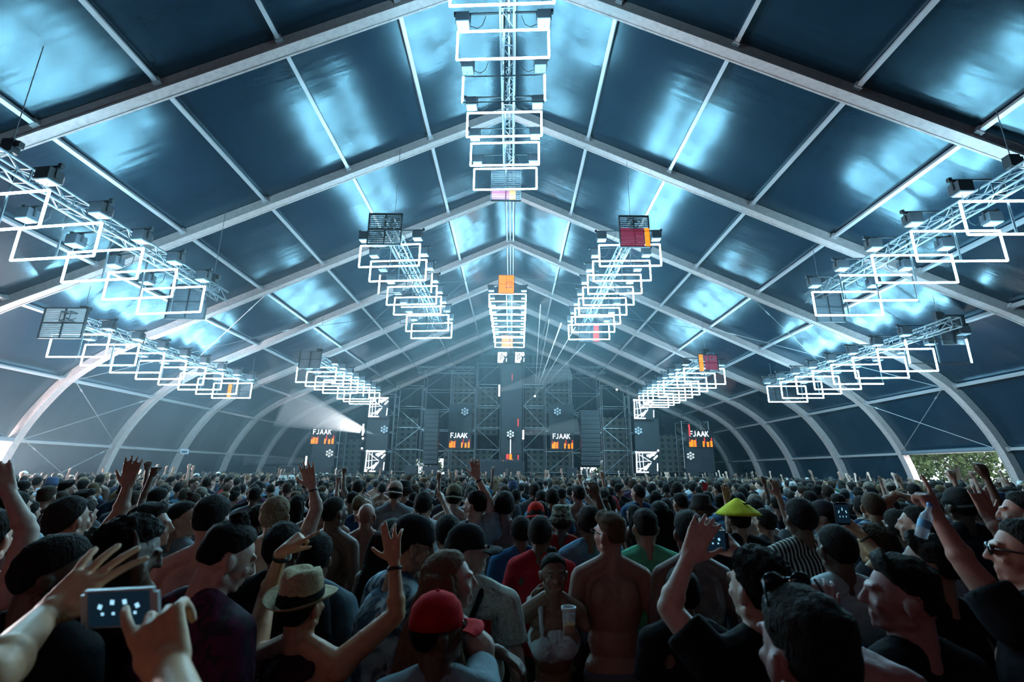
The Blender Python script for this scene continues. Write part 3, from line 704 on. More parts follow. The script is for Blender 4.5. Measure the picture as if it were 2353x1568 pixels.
for i, (u, v, r) in enumerate(((1242, 700, .022), (1262, 735, .016), (1290, 742, .03), (1322, 752, .022), (1345, 790, .014))):
    q = W(u, v, 32.0); tag(MB().tube(p, q, 0.006, 6, r*2).build('laser_glow_tube', las), 'thin pale glowing tube for a laser beam rising from the centre scaffold, %s of the fan from the left' % nth(i).replace('nearest', 'first'), 'laser beam', 'laser fan')
# centre booth with orange figure screen
t = thing('booth_screen', 'orange and red glowing screen behind the performers at the foot of the centre tower', 'screen', W(1170, 1086, 38.0))
o0 = t.location
for (u0, u1, v0, v1, mm) in ((1156, 1166, 1058, 1078, orange), (1166, 1171, 1062, 1078, orange), (1170, 1176, 1044, 1078, orange), (1176, 1179, 1056, 1078, orange), (1163, 1169, 1044, 1056, redpix), (1189, 1192, 1046, 1068, redpix), (1189, 1192, 963, 980, redpix), (1176, 1178, 860, 875, redpix)):
    a, c = W(u0, v1, 38.0), W(u1, v0, 38.0); MB().box(((a.x+c.x)/2-o0.x, -.04, (a.z+c.z)/2-o0.z), (c.x-a.x, .03, c.z-a.z)).build('orange_shape' if mm is orange else 'red_shape', mm, t)
a, c = W(1149, 1086, 38.1), W(1197, 1042, 38.1); MB().box(((a.x+c.x)/2-o0.x, 0.1, (c.z-a.z)/2), (c.x-a.x, .1, c.z-a.z)).build('screen_body', dark, t)
a, c = W(1172.5, 1043, 38), W(1173.5, 1010, 38); MB().box(((a.x+c.x)/2-o0.x, -.05, (a.z+c.z)/2-o0.z), (.07, .03, c.z-a.z)).build('white_strip', whitepix, t)
t = thing('dj_booth', 'dark performance table with equipment in the middle of the stage', 'table', (W(1140, 1085, 37).x, 36.9, deckz)); MB().box((0, 0, .5), (4.2, .8, 1.0)).build('table_body', dark, t)
mb = MB()
for i in range(9): mb.box((-1.8+i*.42, 0, 1.06), (.36, .4, .12))
mb.build('equipment', dark2, t)
# small black gear along the deck
for i, (u0, u1, v0, lab) in enumerate(((932, 960, 1070, 'black speaker left of the booth beside the daylight gap'), (972, 1012, 1072, 'low black speaker left of centre on the deck'), (1303, 1325, 1076, 'black monitor right of the booth on the deck'), (1340, 1352, 1078, 'small black monitor right of centre on the deck'), (740, 765, 1072, 'black speaker at the left end of the deck'), (605, 640, 1074, 'dark flight case at the far left of the deck'), (645, 688, 1072, 'dark flight case with a pale lid at the left of the deck'), (1575, 1600, 1078, 'dark equipment case at the right of the deck'))):
    a, c = W(u0, 1090, 36.6), W(u1, v0, 36.6); H = max(.3, c.z-deckz)
    t = thing('equipment_case' if 'case' in lab else 'stage_speaker', lab, 'equipment', ((a.x+c.x)/2, 36.6, deckz), 0, 'black equipment on the deck')
    cb_ = MB().box((0, 0, H/2), (c.x-a.x, .6, H)).build('case_body', dark, t)
    mb = MB()
    for sx in (-1, 1): mb.box((sx*(c.x-a.x)/2, -.3, H/2), (.03, .03, H))
    for z in (0.01, H): mb.box((0, -.3, z), (c.x-a.x, .03, .03))
    mb.build('case_edging', steel if u0 < 700 else dark2, cb_)
# exit sign on the left wall
p = Vector((-18.75, 28.6, 2.95)); t = thing('wall_sign', 'small pale rectangular sign on the left tent wall between two arches', 'sign', p, 0.0)
R = Matrix.Rotation(math.radians(62), 3, 'Z')
MB().box((0, 0, 0), (0.45, 0.03, 0.28), R).build('sign_board', mat('pale_sign', (0.4, .45, .5), .5), t); MB().box((-.01, -.02, -.02), (0.3, 0.03, 0.12), R).build('sign_symbol', dark2, t)

# ------------------------------------------------------------------ greenery outside
leafm = mat('tree_leaves', (0.16, 0.24, 0.07), 0.7, nvar=0.6, nscale=0.7); bark = mat('bark', (0.10, 0.08, 0.06), 0.9)
def tree(x, y, h, r, lab, n=900, seed=0):
    q = random.Random(seed); t = thing('tree', lab, 'tree', (x, y, 0), 0, 'trees outside the tent'); mb = MB()
    mb.tube((0, 0, 0), (0, 0, h*.5), .18, 8, .1)
    for i in range(5): a = i*1.3; mb.tube((0, 0, h*(.25+.05*i)), (math.cos(a)*r*.6, math.sin(a)*r*.6, h*(.5+.07*i)), .07, 5, .03)
    mb.build('trunk', bark, t); mb = MB()
    cl = [(q.uniform(-r, r)*.7, q.uniform(-r, r)*.7, q.uniform(h*.15, h*.95), q.uniform(.5, 1.1)*r*.45) for _ in range(16)]
    for i in range(n):
        c = q.choice(cl); th, ph = q.uniform(0, 2*PI), math.acos(q.uniform(-1, 1)); rr = c[3]*q.uniform(.7, 1.1)
        P = Vector((c[0]+rr*math.sin(ph)*math.cos(th), c[1]+rr*math.sin(ph)*math.sin(th), max(.1, c[2]+rr*math.cos(ph))))
        Rq = Matrix.Rotation(q.uniform(0, 6.3), 3, Vector((q.uniform(-1, 1), q.uniform(-1, 1), q.uniform(-1, 1))).normalized()); s = q.uniform(.1, .22)
        mb.add([P+Rq @ Vector(v) for v in ((-s, 0, 0), (0, -s*.5, .02), (s, 0, 0), (0, s*.5, .02))], [(0, 1, 2, 3)])
    mb.build('foliage', leafm, t)
for i, (x, y, h, r) in enumerate(((27, 30, 6, 3), (31, 33.5, 5, 2.6), (29, 26.5, 4, 2.4), (35, 38, 7, 3.2), (33, 29.5, 5, 2.5), (38, 34, 6, 3), (30, 37, 5.5, 2.6), (26.5, 34, 3.4, 2.0))):
    tree(x, y, h, r, ['tall', 'round', 'low bushy', 'far tall', 'loose', 'farthest', 'slender', 'low nearest'][i]+' green tree beyond the open bay of the right wall', 2400, i)
for i, x in enumerate((-11.2, -8.9, -3.6, 3.2, 8.6, 10.6)): tree(x, 54.5, 4.6, 1.7, ['leftmost', 'second', 'third', 'fourth', 'fifth', 'rightmost'][i]+' green bush seen through the gaps behind the stage', 1700, 20+i)
#@@PEOPLE
# ------------------------------------------------------------------ people
WK = bpy.data.objects.new('working_mesh', bpy.data.meshes.new('w')); COL.objects.link(WK)
def fuse(mb, voxel, smooth=3, fac=0.5):
    """join overlapping closed pieces into one continuous surface"""
    me = mb.mesh('w'); WK.data = me; WK.modifiers.clear()
    m = WK.modifiers.new('r', 'REMESH'); m.mode = 'VOXEL'; m.voxel_size = voxel; m.use_smooth_shade = True
    if smooth: q = WK.modifiers.new('s', 'SMOOTH'); q.iterations = smooth; q.factor = fac
    dg = bpy.context.evaluated_depsgraph_get(); dg.update()
    out = bpy.data.meshes.new_from_object(WK.evaluated_get(dg), depsgraph=dg)
    out.polygons.foreach_set('use_smooth', [True]*len(out.polygons)); out.materials.clear()
    bpy.data.meshes.remove(me) if me.users <= 1 and WK.data != me else None
    return out
def deci(me, ratio):
    WK.data = me; WK.modifiers.clear(); m = WK.modifiers.new('d', 'DECIMATE'); m.ratio = ratio
    dg = bpy.context.evaluated_depsgraph_get(); dg.update()
    return bpy.data.meshes.new_from_object(WK.evaluated_get(dg), depsgraph=dg)
def wrinkle(me, amp, sc, seed=0, zs=0.4, zlo=-9, zhi=9):
    n = len(me.vertices); co = np.empty(n*3, 'f'); me.vertices.foreach_get('co', co); co = co.reshape(-1, 3)
    no = np.empty(n*3, 'f'); me.vertices.foreach_get('normal', no); no = no.reshape(-1, 3)
    off = Vector((seed*3.1, seed*1.7, 0)); d = np.zeros(n, 'f')
    for i in range(n): d[i] = noise.noise(Vector((co[i][0]*sc, co[i][1]*sc, co[i][2]*sc*zs))+off)
    co += no*((d+.25)*amp)[:, None]; me.vertices.foreach_set('co', co.ravel()); me.update()
def V(*a): return Vector(a)
def hand(mb, wr, d, n, side, pose='open', s=1.0, r=1.0):
    """palm, four unequal fingers with knuckle bends and a thumb from the side of the palm; d = finger direction, n = palm normal"""
    d = d.normalized(); n = (n-d*n.dot(d)).normalized(); t = d.cross(n)*side      # t points to the thumb side
    P = lambda a, b_, c: wr + (d*a + t*b_ + n*c)*s
    rr = 0.0088*r*s
    for b_ in (-0.030, -0.010, 0.012, 0.032): mb.caps(P(0.012, b_*0.55, 0), P(0.086, b_, 0.0), 0.0165*s, 0.0125*s, 8)
    mb.ball(P(0.045, 0.024, 0.010), (0.024*s, 0.024*s, 0.024*s))
    mb.caps(P(-0.02, 0, 0), P(0.02, 0, 0), 0.024*s, 0.024*s)
    curl = {'open': [(.12, .18, .12)]*4, 'spread': [(.05, .12, .1)]*4, 'relaxed': [(.45, .55, .35)]*4, 'fist': [(1.35, 1.55, 1.0)]*4, 'grip': [(.75, .95, .6)]*4,
            'point': [(1.3, 1.5, 1.0), (1.3, 1.5, 1.0), (1.2, 1.4, .9), (.05, .08, .05)], 'three': [(.45, .6, .4), (.25, .3, .2), (.05, .1, .05), (.08, .1, .05)],
            'hold': [(.55, 1.2, .7), (.55, 1.2, .7), (.5, 1.15, .7), (.15, .5, .4)], 'tap': [(.9, 1.3, .7), (.8, 1.2, .7), (.6, 1.2, .6), (.1, .25, .2)]}[pose]
    fan = {'spread': .42, 'three': .30}.get(pose, .12)
    Ls = [0.066, 0.082, 0.088, 0.078]
    for k, b_ in enumerate((-0.034, -0.011, 0.012, 0.034)):
        if pose == 'three' and k == 3: f_ = 0.10
        else: f_ = fan*(b_/0.034)
        dd = (d*math.cos(f_)+t*math.sin(f_)).normalized(); p = P(0.088, b_, 0); ang = 0; prev = rr*1.12
        for j, (L, c) in enumerate(zip((.46, .30, .24), curl[k])):
            ang += c; q = p+(dd*math.cos(ang)+n*math.sin(ang))*Ls[k]*L*s; mb.caps(p, q, prev, prev*0.92, 8); p = q; prev *= 0.92
    ta = {'open': .75, 'spread': 1.0, 'relaxed': .45, 'fist': .25, 'grip': .3, 'point': .3, 'three': 1.05, 'hold': .2, 'tap': .35}[pose]; tn_ = {'open': .2, 'spread': .1, 'relaxed': .5, 'fist': .9, 'grip': .9, 'point': .8, 'three': .1, 'hold': .8, 'tap': .7}[pose]
    p = P(0.018, 0.026, 0.006); tdir = (d*math.cos(ta)+t*math.sin(ta)+n*tn_*0.5).normalized(); q = p+tdir*0.040*s; mb.caps(p, q, 0.015*s, 0.0115*s, 8)
    td2 = (tdir+n*tn_*0.5+d*0.35).normalized(); p2 = q+td2*0.030*s; mb.caps(q, p2, 0.0112*s, 0.0102*s, 8); mb.caps(p2, p2+(td2+d*0.2).normalized()*0.022*s, 0.0100*s, 0.0085*s, 8)

SKD = {}
def person(name, label, spec, group=None):
    """spec, local metres for a 1.78 m figure facing +Y: sex, lean, hy/hp/hr head yaw/pitch/roll, arms {'l':(elbow, wrist, fingerdir, palm normal, pose), 'r':...}"""
    g = spec.get; vox = g('vox', 0.010); fem = g('fem', 0); wd_ = g('wide', 1.0)*(0.9 if fem else 1.0)
    lean = g('lean', (0, 0)); lx, ly = lean
    def sh(p):          # shear for the lean above the hips
        k = max(0, (p[2]-0.95))/0.5; return V(p[0]+lx*k, p[1]+ly*k, p[2]-0.3*(lx*lx+ly*ly)*k)
    B = MB(); sx_ = 0.165*wd_
    # torso
    B.ball(sh((0, 0, .95)), (.165*wd_, .115, .13), nu=16, nv=12); B.ball(sh((0, 0, 1.10)), ((.125 if fem else .142)*wd_, .10, .15), nu=16, nv=12)
    B.ball(sh((0, .005, 1.28)), (.165*wd_, .118, .19), nu=16, nv=12); B.ball(sh((0, -.005, 1.38)), (.155*wd_, .10, .10), nu=16, nv=12)
    for s in (-1, 1):
        B.caps(sh((s*.045, -.015, 1.52)), sh((s*(sx_+.005), -.005, 1.445)), .048, .056); B.ball(sh((s*.08, -.075, 1.34)), (.065, .04, .095)); B.ball(sh((s*.075, .075, 1.32)), (.075, .045, .06))
        if fem: B.ball(sh((s*.07, .10, 1.27)), (.062, .055, .058))
        # legs
        B.caps(sh((s*.085, 0, .92)), (s*.10, .01, .50), .088, .056); B.caps((s*.10, .01, .50), (s*.105, -.01, .10), .054, .036); B.ball((s*.10, -.025, .36), (.048, .05, .09)); B.caps((s*.105, -.03, .06), (s*.12, .12, .035), .04, .032)
    # head
    hy, hp, hr = g('hy', 0), g('hp', 0), g('hr', 0)
    piv = sh((0, 0, 1.535)); RH = Matrix.Rotation(hy, 3, 'Z') @ Matrix.Rotation(-hp, 3, 'X') @ Matrix.Rotation(hr, 3, 'Y')
    def hd(x, y, z): return piv + RH @ V(x, y, z-1.535)
    nk = .052 if fem else .060
    B.caps(sh((0, -.012, 1.44)), hd(0, .004, 1.61), nk*1.08, nk*.96, 14); B.caps(sh((0, -.03, 1.47)), hd(0, -.03, 1.60), nk*.8, nk*.75, 12)
    B.ball(hd(0, -.008, 1.685), (.076, .097, .094), RH, 20, 14); B.ball(hd(0, .040, 1.645), (.060, .058, .078), RH, 16, 12); B.ball(hd(0, .055, 1.598), (.040, .036, .026), RH); B.ball(hd(0, .082, 1.585), (.018, .016, .015), RH)
    for s in (-1, 1):
        B.ball(hd(s*.080, -.006, 1.652), (.011, .019, .031), RH, 12, 8); B.ball(hd(s*.088, -.020, 1.664), (.0065, .014, .021), RH, 10, 8)
        B.caps(hd(s*.052, .0, 1.605), hd(s*.022, .066, 1.588), .022, .017, 8); B.ball(hd(s*.038, .070, 1.648), (.022, .018, .018), RH); B.caps(hd(s*.012, .092, 1.700), hd(s*.045, .080, 1.703), .010, .009, 6)
    B.caps(hd(0, .092, 1.692), hd(0, .113, 1.655), .009, .013, 8); 
    for s in (-1, 1): B.ball(hd(s*.011, .103, 1.651), (.009, .010, .008), RH, 8, 6)
    B.caps(hd(-.018, .092, 1.618), hd(.018, .092, 1.618), .0075, .0075, 6); B.caps(hd(-.015, .091, 1.607), hd(.015, .091, 1.607), .008, .008, 6)
    # arms
    arms = g('arms', {}); J = {}
    for k, s in (('l', -1), ('r', 1)):
        Sh = sh((s*sx_*1.06, -.005, 1.435)); a = arms.get(k)
        if a is None: E = Sh+V(s*.07, -.03, -.275); Wp = E+V(s*.0, .09, -.235); a = (E, Wp, V(0, .25, -1), V(-s, .2, 0), 'relaxed')
        E, Wp = Vector(a[0]), Vector(a[1]); th = g('arm', 1.0)*(.85 if fem else 1.0)
        up = E.z > Sh.z
        if up: B.ball(Sh+V(0, 0, .012), (.06*th, .055*th, .055*th)); Sh = Sh+V(s*-.005, 0, .02)
        B.caps(Sh, E, .056*th, .040*th, 14); M_ = Sh.lerp(E, .45); B.ball(M_, (.050*th,)*3, nu=14, nv=10)
        B.caps(E, Wp, .040*th, .026*th, 14); M2 = E.lerp(Wp, .25); B.ball(M2, (.043*th,)*3, nu=14, nv=10)
        hand(B, Wp, Vector(a[2]), Vector(a[3]), a[5] if len(a) > 5 else s, a[4], g('hs', 1.0)*(.92 if fem else 1.0)); J[k] = (Sh, E, Wp)
    me = fuse(B, vox, g('sm', 3)); me.name = 'person_body'; me.materials.append(skin)
    root = bpy.data.objects.new(name, me); COL.objects.link(root); root.color = (*g('skin', (.42, .25, .18)), 1)
    tag(root, label, 'person', group)
    kids = []
    def kid(nm, me, m, col):
        if isinstance(me, MB): me = me.mesh(nm); me.polygons.foreach_set('use_smooth', [True]*len(me.polygons))
        me.materials.clear(); me.materials.append(m); me.name = nm
        o = bpy.data.objects.new(nm, me); COL.objects.link(o); o.parent = root; o.color = (*col, 1); kids.append(o); return o
    # shirt
    top_ = g('top', 'tee'); tc_ = g('topc', (.05, .05, .06)); cv = max(vox, .010)
    if top_ != 'bare':
        C = MB(); e = .021
        C.ball(sh((0, 0, 1.0)), ((.155 if top_ == 'tank' else .172)*wd_+e*.6, .115+e, .17), nu=18, nv=12); C.ball(sh((0, 0, 1.14)), (.150*wd_+e, .108+e, .16), nu=18, nv=12)
        C.ball(sh((0, .0, 1.28)), (.168*wd_+e, .128+e*1.1, .19), nu=18, nv=12)
        if fem:
            for s in (-1, 1): C.ball(sh((s*.07, .10, 1.275)), (.066, .062, .060))
        if top_ == 'crop': 
            C = MB(); C.ball(sh((0, .005, 1.285)), (.166*wd_+.012, .138, .125), nu=18, nv=12)
            for s in (-1, 1): C.ball(sh((s*.07, .105, 1.27)), (.068, .064, .064))
        if top_ in ('tank', 'crop'):
            if top_ == 'tank': C.ball(sh((0, -.028, 1.40)), (.105*wd_, .108, .105), nu=16, nv=12)
            for s in (-1, 1): C.path([tuple(sh((s*.085*wd_, .105, 1.33))), tuple(sh((s*.09*wd_, .06, 1.45))), tuple(sh((s*.088*wd_, 0, 1.502))), tuple(sh((s*.085*wd_, -.07, 1.45))), tuple(sh((s*.07*wd_, -.10, 1.36)))], .017, 8)
        else:
            C.ball(sh((0, -.005, 1.385)), (.158*wd_+e, .10+e, .105), nu=18, nv=12)
            for s, k in ((-1, 'l'), (1, 'r')):
                Sh, E, Wp = J[k]
                C.caps(sh((s*.05, -.014, 1.505)), sh((s*(sx_+.0), -.005, 1.447)), .052+e*.5, .058+e*.6)
                if top_ != 'muscle': q = Sh.lerp(E, .62); C.caps(Sh, Sh.lerp(E, .25), .056+e, .056+e, 14); C.tube(Sh, q, .054+e, 14, .052+e)
                if top_ == 'long': C.tube(Sh, E, .056+e, 14, .046+e); C.caps(E, E.lerp(Wp, .3), .044+e, .042+e); C.tube(E, E.lerp(Wp, .85), .044+e, 12, .034+e)
            if top_ in ('polo', 'long'): C.lathe([(.0, -.03), (.068, -.03), (.066, .02), (.0, .022)], sh((0, -.008, 1.51)), 16)
        cm = fuse(C, cv*.95, 4); wrinkle(cm, .012, 9, len(label), .5)
        kid({'tank': 'tank_top', 'crop': 'crop_top', 'polo': 'polo_shirt', 'long': 'shirt'}.get(top_, 't_shirt'), cm, g('topm', cloth), tc_)
    if not g('nolegs'):
        C = MB(); C.ball(sh((0, 0, .93)), (.172*wd_, .124, .10), nu=16, nv=12)
        sh_ = g('shorts', 0)
        for s in (-1, 1):
            C.tube(sh((s*.082, 0, .92)), (s*.10, .01, .50 if not sh_ else .46), .100, 14, .078)
            if not sh_: C.tube((s*.10, .01, .54), (s*.108, -.01, .09), .080, 12, .062)
        kid('shorts' if sh_ else 'trousers', fuse(C, .014, 3), denim, g('legc', (.02, .025, .04)))
        C = MB()
        for s in (-1, 1): C.caps((s*.107, -.035, .045), (s*.122, .14, .04), .05, .042); C.ball((s*.107, -.035, .09), (.046, .05, .05))
        kid('shoes', fuse(C, .012, 2), denim, (.25, .25, .25) if len(label) % 2 else (.02, .02, .02))
    # hair
    st = g('hair', 'short'); hc = g('hairc', (.012, .009, .007))
    if st != 'none':
        th = {'short': .015, 'fade': .019, 'curly': .027, 'buzz': .004, 'long': .016, 'bun': .009, 'quiff': .024, 'undercut': .020, 'blond': .013, 'afro': .055, 'cap': .008}[st]
        am = {'short': .008, 'fade': .009, 'curly': .017, 'buzz': .001, 'long': .006, 'bun': .003, 'quiff': .012, 'undercut': .008, 'blond': .009, 'afro': .012, 'cap': .003}[st]
        fr = {'curly': 42, 'afro': 50}.get(st, 30)
        bm = bmesh.new(); bmesh.ops.create_icosphere(bm, subdivisions=5 if vox < .008 else 4, radius=1)
        so = Vector((len(label)*1.3, 0, 0))
        for v in bm.verts:
            d = v.co.normalized()
            # hairline: front z limit high, back low, around the ears mid
            fy = d.y; line = .30 if fy > .45 else (-.08 if fy > .0 else -.50)
            if fy > .0: line = -.10+(.72*min(1, fy/.62))
            else: line = -.08-.50*min(1, -fy/.45)
            if fy <= 0: line = -.10-.78*min(1, -fy/.5)
            if abs(d.x) > .55 and -.12 < fy < .25: line = max(line, -.20)
            if st in ('fade', 'undercut', 'quiff'):
                if fy <= 0: line = -.06-.66*min(1, -fy/.5)
                if abs(d.x) > .5 and -.3 < fy < .3: line = max(line, -.08)
            w = max(0, min(1, (d.z-line)/(.22 if st in ('fade', 'undercut', 'quiff') else .16))); side_ = 1.0-.45*abs(d.x)**2*(1-max(0, d.z))
            if st in ('fade', 'undercut', 'quiff'): side_ = max(.14, min(1, (d.z-.10)/.5))
            nz = noise.noise(d*fr*.12+so)*.6+noise.noise(d*fr*.3+so)*.5
            t = th*side_*(.45+.55*min(1, (d.z-line)/.6))+am*nz*side_
            if st == 'quiff' and d.y > .3 and d.z > .3: t += .02
            r_ = V(.076, .097, .094); base = V(d.x*r_.x, d.y*r_.y, d.z*r_.z)
            off = -0.010*(1-w)+(t+.003)*w
            v.co = hd(0, -.008, 1.685)+RH @ (base+d*off)
        hm_ = bpy.data.meshes.new('hair'); bm.to_mesh(hm_); bm.free(); hm_.polygons.foreach_set('use_smooth', [True]*len(hm_.polygons))
        kid('hair', hm_, hairm, hc)
        if st == 'long':
            C = MB(); C.ball(hd(0, -.03, 1.67), (.088, .085, .10), RH)
            for x in (-.075, -.045, -.015, .015, .045, .075): C.caps(hd(x*.9, -.075, 1.69), sh((x*2.0, -.135, 1.28+abs(x)*.8)), .034, .028); 
            for s in (-1, 1): C.caps(hd(s*.078, -.02, 1.69), sh((s*.11, -.05, 1.36)), .024, .022)
            hm_ = fuse(C, .009, 3); wrinkle(hm_, .014, 34, 3, .12); kid('long_hair', hm_, hairm, hc)
        if st in ('bun', 'undercut') and g('bun', 1):
            C = MB(); C.ball(hd(0, -.085, 1.775) if st == 'bun' else hd(0, -.03, 1.80), (.034, .034, .030)); hm_ = fuse(C, .006, 1); wrinkle(hm_, .012, 60, 5, 1); kid('hair_bun', hm_, hairm, hc)
    # headwear
    hw = g('hat'); hcx = g('hatc', (.02, .02, .02))
    if hw in ('cap', 'cap_back'):
        yb = 1 if hw == 'cap' else -1; C = MB(); rot = RH
        C.lathe([(.0, .122), (.03, .119), (.06, .104), (.085, .074), (.094, .035), (.095, .0), (.088, .0), (.086, .03), (.07, .07), (0, .11)], hd(0, -.008, 1.690), 24, RH @ Matrix.Diagonal((.92, 1.12, 1)))
        C.ball(hd(0, -.008, 1.813), (.008, .008, .006), RH)
        vs = []; n = 12
        for i in range(n+1):
            a = -1.05+2.1*i/n
            for rr, dz in ((.098, 0), (.135, -.002), (.165, -.012)): vs.append(hd(math.sin(a)*rr*.80, yb*(.02+math.cos(a)*rr), 1.698+dz-abs(math.sin(a))*.018))
        m0 = len(vs); vs += [v+RH @ V(0, 0, -.006) for v in vs]; fs = []
        for i in range(n):
            for j in (0, 1):
                q = i*3+j; fs += [(q, q+3, q+4, q+1), (m0+q+1, m0+q+4, m0+q+3, m0+q)]
            q = i*3+2; fs.append((q, q+3, m0+q+3, m0+q))
        C.add(vs, fs); kid('cap', C, cloth, hcx)
    if hw in ('bucket', 'camo'):
        C = MB(); C.lathe([(0, .125), (.06, .122), (.085, .108), (.096, .03), (.135, -.02), (.13, -.024), (.09, .024), (.08, .1), (0, .115)], hd(0, -.008, 1.69), 24, RH @ Matrix.Diagonal((.95, 1.1, 1))); kid('bucket_hat', C, g('hatm', cloth), hcx)
    if hw == 'conical':
        C = MB(); C.lathe([(0, .135), (.02, .130), (.10, .075), (.165, .025), (.185, .005), (.18, -.004), (.10, .05), (0, .11)], hd(0, 0, 1.715), 32, RH); kid('conical_hat', C, cloth, hcx)
        C = MB()
        for a in (0.3, 1.35, 2.4): 
            u = V(math.cos(a), math.sin(a), 0)*.032; c_ = hd(.035, -.085, 1.715+.092); C.tube(c_-RH @ u+V(0, -.004, .012*u.y/.03), c_+RH @ u+V(0, -.004, -.012*u.y/.03), .004, 5)
        kid('hat_mark', C, cloth, (.02, .02, .02)).parent = kids[-2]
    if hw == 'fedora':
        Rf = RH @ Matrix.Rotation(g('hatroll', 0), 3, 'Y') @ Matrix.Rotation(g('hatpitch', 0), 3, 'X'); c_ = hd(0, -.008, 1.70)
        C = MB(); prof = [(.088, .0), (.088, .03), (.085, .07), (.080, .105), (.072, .122), (.05, .128), (.0, .115)]
        n = 32; vs = []
        for (r_, z) in prof:
            for i in range(n):
                a = 2*PI*i/n; x, y = math.cos(a), math.sin(a); zz = z
                if z > .1: zz -= .022*math.exp(-(x*r_/.022)**2)*(1 if r_ < .08 else .3); zz += .010*(-y)
                pin = 1-.16*max(0, y)*(z/.12)
                vs.append(c_+Rf @ V(x*r_*.95*pin, y*r_*1.15, zz))
        fs = [(j*n+i, j*n+(i+1) % n, (j+1)*n+(i+1) % n, (j+1)*n+i) for j in range(len(prof)-1) for i in range(n)]
        C.add(vs, fs); vs = []; br = [(.084, .0), (.11, -.003), (.135, .002), (.145, .008), (.135, -.002), (.11, -.008), (.084, -.006)]
        for (r_, z) in br:
            for i in range(n):
                a = 2*PI*i/n; x, y = math.cos(a), math.sin(a); zz = z+(.022*x*x-.016*max(0, y)+.014*max(0, -y))*((r_-.084)/.06)
                vs.append(c_+Rf @ V(x*r_*.95, y*r_*1.15, zz))
        fs = [(j*n+i, j*n+(i+1) % n, (j+1)*n+(i+1) % n, (j+1)*n+i) for j in range(len(br)-1) for i in range(n)]
        C.add(vs, fs); kid('straw_hat', C, mat('straw', (.62, .47, .27), .8, bump=.5, bscale=130, nvar=.25, nscale=60), hcx)
        C = MB(); C.lathe([(.0895, .004), (.0905, .006), (.0895, .036), (.088, .037)], c_, 32, Rf @ Matrix.Diagonal((.95, 1.15, 1))); C.box(c_+Rf @ V(-.088, 0, .022), (.012, .03, .03), Rf); kid('hat_band', C, cloth, (.01, .01, .012))
    if g('glasses'):
        C = MB(); zt = 1.80 if g('glasses') == 'top' else 1.683; yy = .03 if g('glasses') == 'top' else .098
        for s in (-1, 1):
            C.ball(hd(s*.033, yy+.004, zt), (.027, .008, .020), RH); C.tube(hd(s*.06, yy-.004, zt+.006), hd(s*.083, -.015 if zt < 1.7 else -.02, zt-.008 if zt < 1.7 else 1.72), .003, 5)
        C.tube(hd(-.012, yy+.006, zt+.006), hd(.012, yy+.006, zt+.006), .003, 5); kid('sunglasses', C, mat('glossy_black', (.01, .01, .01), .08), (.01, .01, .01))
    if g('eyes'):
        for s in (-1, 1): kid('eye', MB().ball(hd(s*.031, .083, 1.682), (.013, .010, .0065), RH), mat('eye_white', (.35, .33, .31), .3), (1, 1, 1))
        C = MB()
        for s in (-1, 1): C.ball(hd(s*.031, .090, 1.682), (.006, .005, .006), RH); C.caps(hd(s*.018, .094, 1.706), hd(s*.048, .084, 1.706), .0035, .003)
        kid('irises', C, dark, (0, 0, 0)); C = MB(); C.caps(hd(-.02, .0965, 1.615), hd(.02, .0965, 1.615), .0055, .0055); kid('lips', C, skin, (.35, .10, .09))
    if g('beard'):
        C = MB(); C.ball(hd(0, .052, 1.594), (.046, .044, .034), RH); 
        for s in (-1, 1): C.caps(hd(s*.066, .005, 1.635), hd(s*.045, .055, 1.598), .017, .022)
        hm_ = fuse(C, .008, 2); wrinkle(hm_, .006, 60, 2, 1); kid('beard', hm_, hairm, hc)
    for k, bc in g('bands', {}).items():
        Sh, E, Wp = J[k]; a = Wp.lerp(E, .10); b_ = Wp.lerp(E, .17); C = MB(); th = .85 if fem else 1; C.tube(a, b_, .0335*th, 14, .0345*th)
        wb_ = kid('wristband', C, mat('band_leather', (.015, .012, .012), .5), bc)
        if g('watch') == k:
            n_ = (Wp-E).normalized().cross(V(0, 0, 1)).normalized(); mid = a.lerp(b_, .5); C = MB(); C.tube(mid-n_*.03, mid-n_*.043, .02, 16); kid('watch_face', C, mat('watch_glass', (.5, .6, .65), .1), (1, 1, 1)).parent = wb_
    root['_J'] = 0; del root['_J']; root_info[root.name] = (J, hd, sh)
    return root
root_info = {}
def place(o, x, y, rz, s): o.location = (x, y, 0); o.rotation_euler = (0, 0, rz); o.scale = (s, s, s); return o
HEROES = []
def on_ray(C, u, v, L, mode=0):
    d = ray_dir(u, v); w = C-CAM; b_ = w.dot(d); disc = b_*b_-(w.length_squared-L*L)
    t = b_ if disc < 0 else b_+mode*math.sqrt(disc); t = max(.25, t)
    P = CAM+d*t; 
    return C+(P-C).normalized()*L if disc < 0 else P
